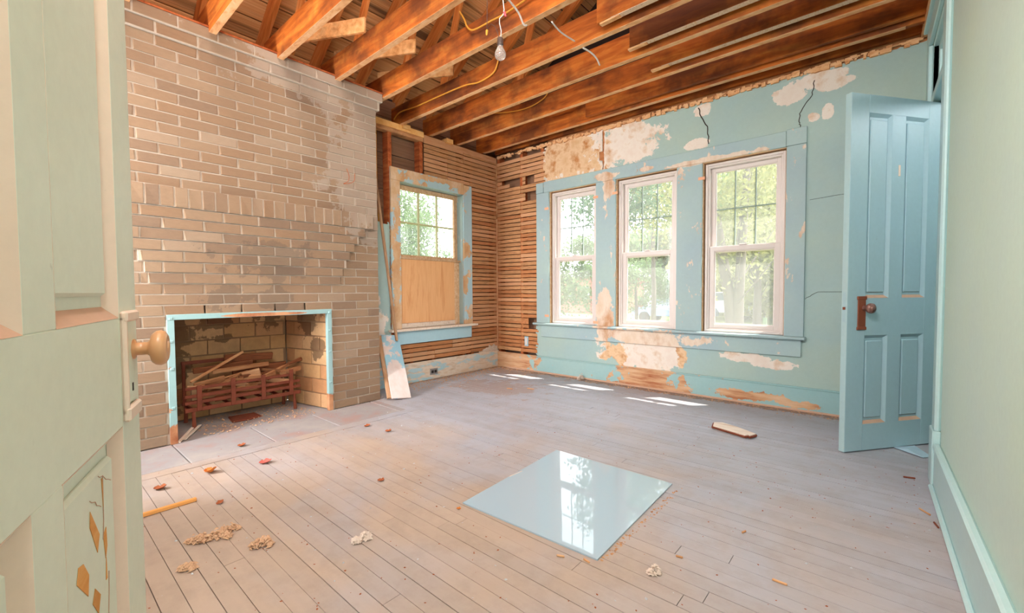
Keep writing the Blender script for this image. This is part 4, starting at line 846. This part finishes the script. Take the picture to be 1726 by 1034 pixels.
# countless crumbs: floor dust and grit
def grit(name, n, fx, mat, label, s0, s1):
    mb = MB()
    for q in range(n):
        x, y = fx(); s_ = random.uniform(s0, s1); a = random.uniform(0, PI); c_, d_ = math.cos(a)*s_, math.sin(a)*s_; h_ = s_*random.uniform(.2, .8)
        mb.add([(x+c_, y+d_, .0005), (x-d_*.6, y+c_*.6, .0005), (x-c_, y-d_, .0005), (x+d_*.7, y-c_*.7, .0005), (x, y, h_)], [(0, 1, 4), (1, 2, 4), (2, 3, 4), (3, 0, 4)])
    return tag(mb.obj(name, mat, fix=False), label, 'debris', kind='stuff')
def away():
    while 1:
        x, y = random.uniform(.45, 4.1), random.uniform(-4.3, -.05)
        if not (2.38 < x < 3.18 and -2.9 < y < -2.03): return x, y
grit('floor_grit', 1100, away, 'leafbrown', 'brown crumbs and grit scattered over the whole floor', .0015, .006)
grit('paint_flakes', 260, away, 'greychip', 'pale paint flakes scattered over the floor', .002, .009)
def corner():
    return (abs(random.gauss(.05, .16))+.04, -random.uniform(.05, 1.6)) if random.random() < .55 else (random.uniform(.05, 4.0), -abs(random.gauss(.05, .05))-.045)
grit('wall_rubble', 1500, corner, 'tuft', 'tan plaster rubble heaped along the feet of both walls', .003, .013)
def fbx(): return random.uniform(-.15, .40), random.uniform(-3.4, -2.62)
grit('firebox_ash', 500, fbx, 'tuft', 'ash and chips on the firebox floor', .003, .012)
def shedge(): t = random.random(); return 3.165 + random.uniform(-.004, .02), -2.85 + .8*t
grit('sheet_crumbs', 110, shedge, 'chip', 'brown crumbs along the right edge of the glass sheet', .002, .009)
# ------------------------------------------------------------------ OUTSIDE
gz = -.8
tag(MB().box(-70, 80, .2, 90, gz-.1, gz).box(-70, -.2, -40, .2, gz-.1, gz).obj('lawn', 'grass'), 'sunlit green lawn outside the windows', 'lawn', kind='structure')
tag(MB().box(-70, 80, 13.5, 20, gz, gz+.01).obj('street', 'road'), 'pale street beyond the lawn', 'street', kind='structure')
tag(MB().box(-70, 80, 8.2, 9.6, gz, gz+.02).obj('sidewalk', 'greychip'), 'light concrete sidewalk crossing the lawn', 'sidewalk', kind='structure')
def tree(x, y, h, cz_, rx, rzz, nleaf, mat, label, trunk=.16, fork=False, ls=.075, seed=1):
    nleaf = int(nleaf*1.5)
    rr = random.Random(seed); t = empty('tree', label, 'tree', loc=(x, y, gz))
    tm = MB()
    if fork:
        for dx, k_ in ((-.75, 1.0), (.15, .9)): tm.tube([(0, 0, -.1), (dx*.25, .1, h*.25), (dx*.7, .15, h*.55), (dx*1.4, .2, h*.9)], [trunk*1.2, trunk*.9*k_, trunk*.75*k_, trunk*.4], 10)
    else: tm.tube([(0, 0, -.1), (.03, 0, h*.3), (-.05, .05, h*.6), (.05, 0, h*.9)], [trunk*1.25, trunk, trunk*.7, trunk*.3], 10)
    tm.obj('trunk', 'bark', t, smooth=True); bm_ = MB()
    cl = []
    for q in range(26):
        while 1:
            p = Vector((rr.uniform(-1, 1), rr.uniform(-1, 1), rr.uniform(-1, 1)))
            if p.length < 1: break
        c_ = Vector((p.x*rx, p.y*rx, cz_-gz+p.z*rzz)); cl.append((c_, rr.uniform(.28, .5)*rx))
        if q % 3 == 0: bm_.tube([(0, 0, max(.5, (c_.z)*.45)), (c_.x*.5, c_.y*.5, c_.z*.8), c_], trunk*.16, 5, .006)
    bm_.obj('branches', 'bark', t)
    lm = MB(); lm.v = []; lm.f = []
    for q in range(nleaf):
        c_, r_ = rr.choice(cl); d_ = Vector((rr.gauss(0, 1), rr.gauss(0, 1), rr.gauss(0, .8))).normalized()*r_*rr.uniform(.3, 1)
        p = c_+d_; a = Vector((rr.gauss(0, 1), rr.gauss(0, 1), rr.gauss(0, 1))).normalized()*ls*rr.uniform(.6, 1.2); b = a.cross(Vector((rr.gauss(0, 1), rr.gauss(0, 1), rr.gauss(0, 1)))).normalized()*ls*.42
        n_ = len(lm.v); lm.v += [tuple(p-a), tuple(p+b), tuple(p+a), tuple(p-b)]; lm.f.append((n_, n_+1, n_+2, n_+3))
    tag(lm.obj('foliage', mat, t, fix=False), kind='stuff'); return t
def at(px_dx, dist): return (3.953 + px_dx*dist, -4.241 + dist)
x, y = at(-.244, 12); tree(x, y, 6.5, 3.9, 2.8, 2.3, 9000, 'leaf_yellow', 'large forked tree outside the right window', .15, True, seed=3)
x, y = at(-.205, 20); tree(x, y, 6, 3.6, 2.6, 2.6, 6000, 'leaf_yellow', 'smaller tree by the street outside the right window', .14, seed=4, ls=.15)
x, y = at(-.425, 15); tree(x, y, 6, 4.3, 2.2, 2.2, 6500, 'leaf_green', 'full tree outside the middle window with a straight trunk', .08, seed=5)
x, y = at(-.468, 18); tree(x, y, 3, 1.3, 1.3, 1.3, 3500, 'leaf_green', 'small round tree on the lawn outside the middle window', .07, seed=6)
x, y = at(-.72, 12); tree(x, y, 4.6, 1.7, 1.4, 2.2, 8000, 'leaf_green', 'broad bushy tree outside the left window of the three', .12, seed=7)
x, y = at(-.53, 9.5); tree(x, y, 6, 3.9, 1.1, 1.5, 2400, 'leaf_dark', 'tree whose branches hang into the left window view', .09, seed=8)
for i_, (dx, ds, m_) in enumerate(((-.1, 26, 'leaf_yellow'), (-.2, 30, 'leaf_yellow'), (-.24, 36, 'leaf_yellow'), (-.42, 46, 'leaf_green'), (-.5, 42, 'leaf_green'), (-.32, 44, 'leaf_yellow'))):
    x, y = at(dx, ds); tree(x, y, 9, 3.4, 4.2, 4.3, 6000, m_, ('far yellow-green tree at the right edge of the right window', 'far yellowish tree behind the street in the right window', 'far green tree between the middle and right windows', 'far green tree behind the white gabled house', 'far green tree above the dark brick building', 'far yellow tree right of the gabled house')[i_], .25, seed=20+i_, ls=.34)
for i_, (x, y, m_) in enumerate(((-5.5, .6, 'leaf_dark'), (-7.5, 2.6, 'leaf_green'), (-8, -.4, 'leaf_green'), (-10, 5.2, 'leaf_green'))):
    tree(x, y, 5, 2.1, 1.9, 2.6, 6500, m_, ('nearest dark green tree outside the boarded window', 'leafy tree at the right of the boarded window view', 'leafy tree at the left of the boarded window view', 'furthest tree beyond the boarded window')[i_], .13, seed=40+i_)
# houses
M['wallwhite'] = plain('white_clapboard', S(226, 224, 220), .8, var=.02); M['brickred'] = plain('dull_red_brick', S(150, 100, 86), .9); M['roofgrey'] = plain('grey_shingle', S(140, 138, 140), .9)
M['winglass'] = plain('dark_window', S(110, 116, 124), .3)
x, y = at(-.392, 33); hs_ = empty('gabled_house', 'small white gabled house across the street', 'house', loc=(x, y, gz))
MB().add([(-1.7, 0, 0), (1.7, 0, 0), (1.7, 6, 0), (-1.7, 6, 0), (-1.7, 0, 2.3), (1.7, 0, 2.3), (1.7, 6, 2.3), (-1.7, 6, 2.3), (0, 0, 4.6), (0, 6, 4.6)], [(0, 1, 5, 8, 4), (3, 2, 6, 9, 7), (0, 3, 7, 4), (1, 2, 6, 5), (4, 8, 9, 7), (5, 8, 9, 6)]).obj('wall', 'wallwhite', hs_)
for s_ in (-1, 1): MB().add([(0, -.3, 4.72), (s_*2.0, -.3, 2.0), (s_*2.0, 6.2, 2.0), (0, 6.2, 4.72), (0, -.3, 4.84), (s_*2.1, -.3, 2.05), (s_*2.1, 6.2, 2.05), (0, 6.2, 4.84)], [(0, 1, 2, 3), (4, 5, 6, 7), (0, 1, 5, 4), (2, 3, 7, 6), (1, 2, 6, 5)]).obj('roof_slope', 'roofgrey', hs_)
MB().cbox(-.45, .45, -.05, .05, .2, 2.0, .02).obj('door', 'roofgrey', hs_); MB().cbox(-.35, .35, -.05, .05, 2.7, 3.5, .02).obj('window', 'winglass', hs_); MB().cbox(-.9, .9, -.9, 0, 2.05, 2.25, .03).obj('porch_roof', 'roofgrey', hs_)
x, y = at(-.44, 35); h2 = empty('pale_house', 'pale house wing beside the gabled house', 'house', loc=(x, y, gz))
hs_.scale = (.7,)*3; h2.scale = (.62,)*3
MB().cbox(-.9, .9, 0, 5, 0, 3.6, .02).obj('wall', 'wallwhite', h2); MB().cbox(-1.3, 1.2, -.3, 5.2, 3.6, 3.9, .05).obj('roof', 'roofgrey', h2); MB().cbox(-.3, .3, -.04, .02, 1.4, 2.5, .02).obj('window', 'winglass', h2)
x, y = at(-.615, 30); h3 = empty('brick_building', 'dark red brick building outside the left window of the three', 'building', loc=(x, y, gz))
MB().cbox(-2.6, 2.8, 0, 6, 0, 2.9, .02).obj('wall', 'brickred', h3)
MB().add([(-2.9, -.4, 2.9), (3.1, -.4, 2.9), (3.1, 6.4, 2.9), (-2.9, 6.4, 2.9), (-1.6, 3, 4.4), (1.8, 3, 4.4)], [(0, 1, 5, 4), (2, 3, 4, 5), (1, 2, 5), (3, 0, 4), (0, 1, 2, 3)]).obj('roof', 'roofgrey', h3)
for xx in (-1.3, .2, 1.7): MB().cbox(xx-.3, xx+.3, -.05, .03, 1.1, 2.1, .02).obj('window', 'winglass', h3)
# vehicles
def car(x, y, L, Hh, mat, label, ang=0.):
    t = empty('parked_car', label, 'car', loc=(x, y, gz)); t.rotation_euler[2] = ang
    s_ = [(-.5, .28), (-.5, .52), (-.42, .60), (-.26, .64), (-.16, .96), (.16, 1.0), (.30, .68), (.46, .60), (.5, .45), (.5, .28)]
    W_ = .85; n_ = len(s_); vs1 = [(p[0]*L, sg*W_*(1 if p[1] < .66 else .82), p[1]*Hh) for sg in (-1, 1) for p in s_]
    MB().add(vs1, [tuple(range(n_)), tuple(range(n_, 2*n_))] + [(q, (q+1) % n_, (q+1) % n_+n_, q+n_) for q in range(n_)]).obj('body', mat, t)
    g_ = [(-.21, .68), (-.13, .93), (.14, .96), (.25, .70)]; MB().add([(p[0]*L, sg*W_*.9, p[1]*Hh) for sg in (-1, 1) for p in g_], [(0, 1, 2, 3), (4, 5, 6, 7)] + [(q, (q+1) % 4, (q+1) % 4+4, q+4) for q in range(4)]).obj('side_windows', 'winglass', t)
    for xx in (-.32, .32):
        for sg in (-.8, .8): MB().lathe([(-.1, .28), (-.08, .31), (.08, .31), (.1, .28)], (xx*L, sg, .31), (0, 1, 0), 16).obj('wheel', 'dark', t)
M['carblue'] = plain('dark_blue_car_paint', S(110, 124, 150), .3, spec=.6); M['carwhite'] = plain('white_car_paint', S(230, 230, 232), .3, spec=.6)
x, y = at(-.375, 24); car(x, y, 4.2, 1.4, 'carblue', 'dark blue car parked on the street outside the middle window')
x, y = at(-.285, 28); car(x, y, 4.4, 1.7, 'carwhite', 'white car parked outside the left side of the right window')
x, y = at(-.19, 15); po_ = tag(MB().cbox(-.05, .05, -.05, .05, 0, .95, .01).obj('garden_post', 'leaf_dark'), 'short green post near the sidewalk outside the right window', 'post'); po_.location = (x, y, gz)
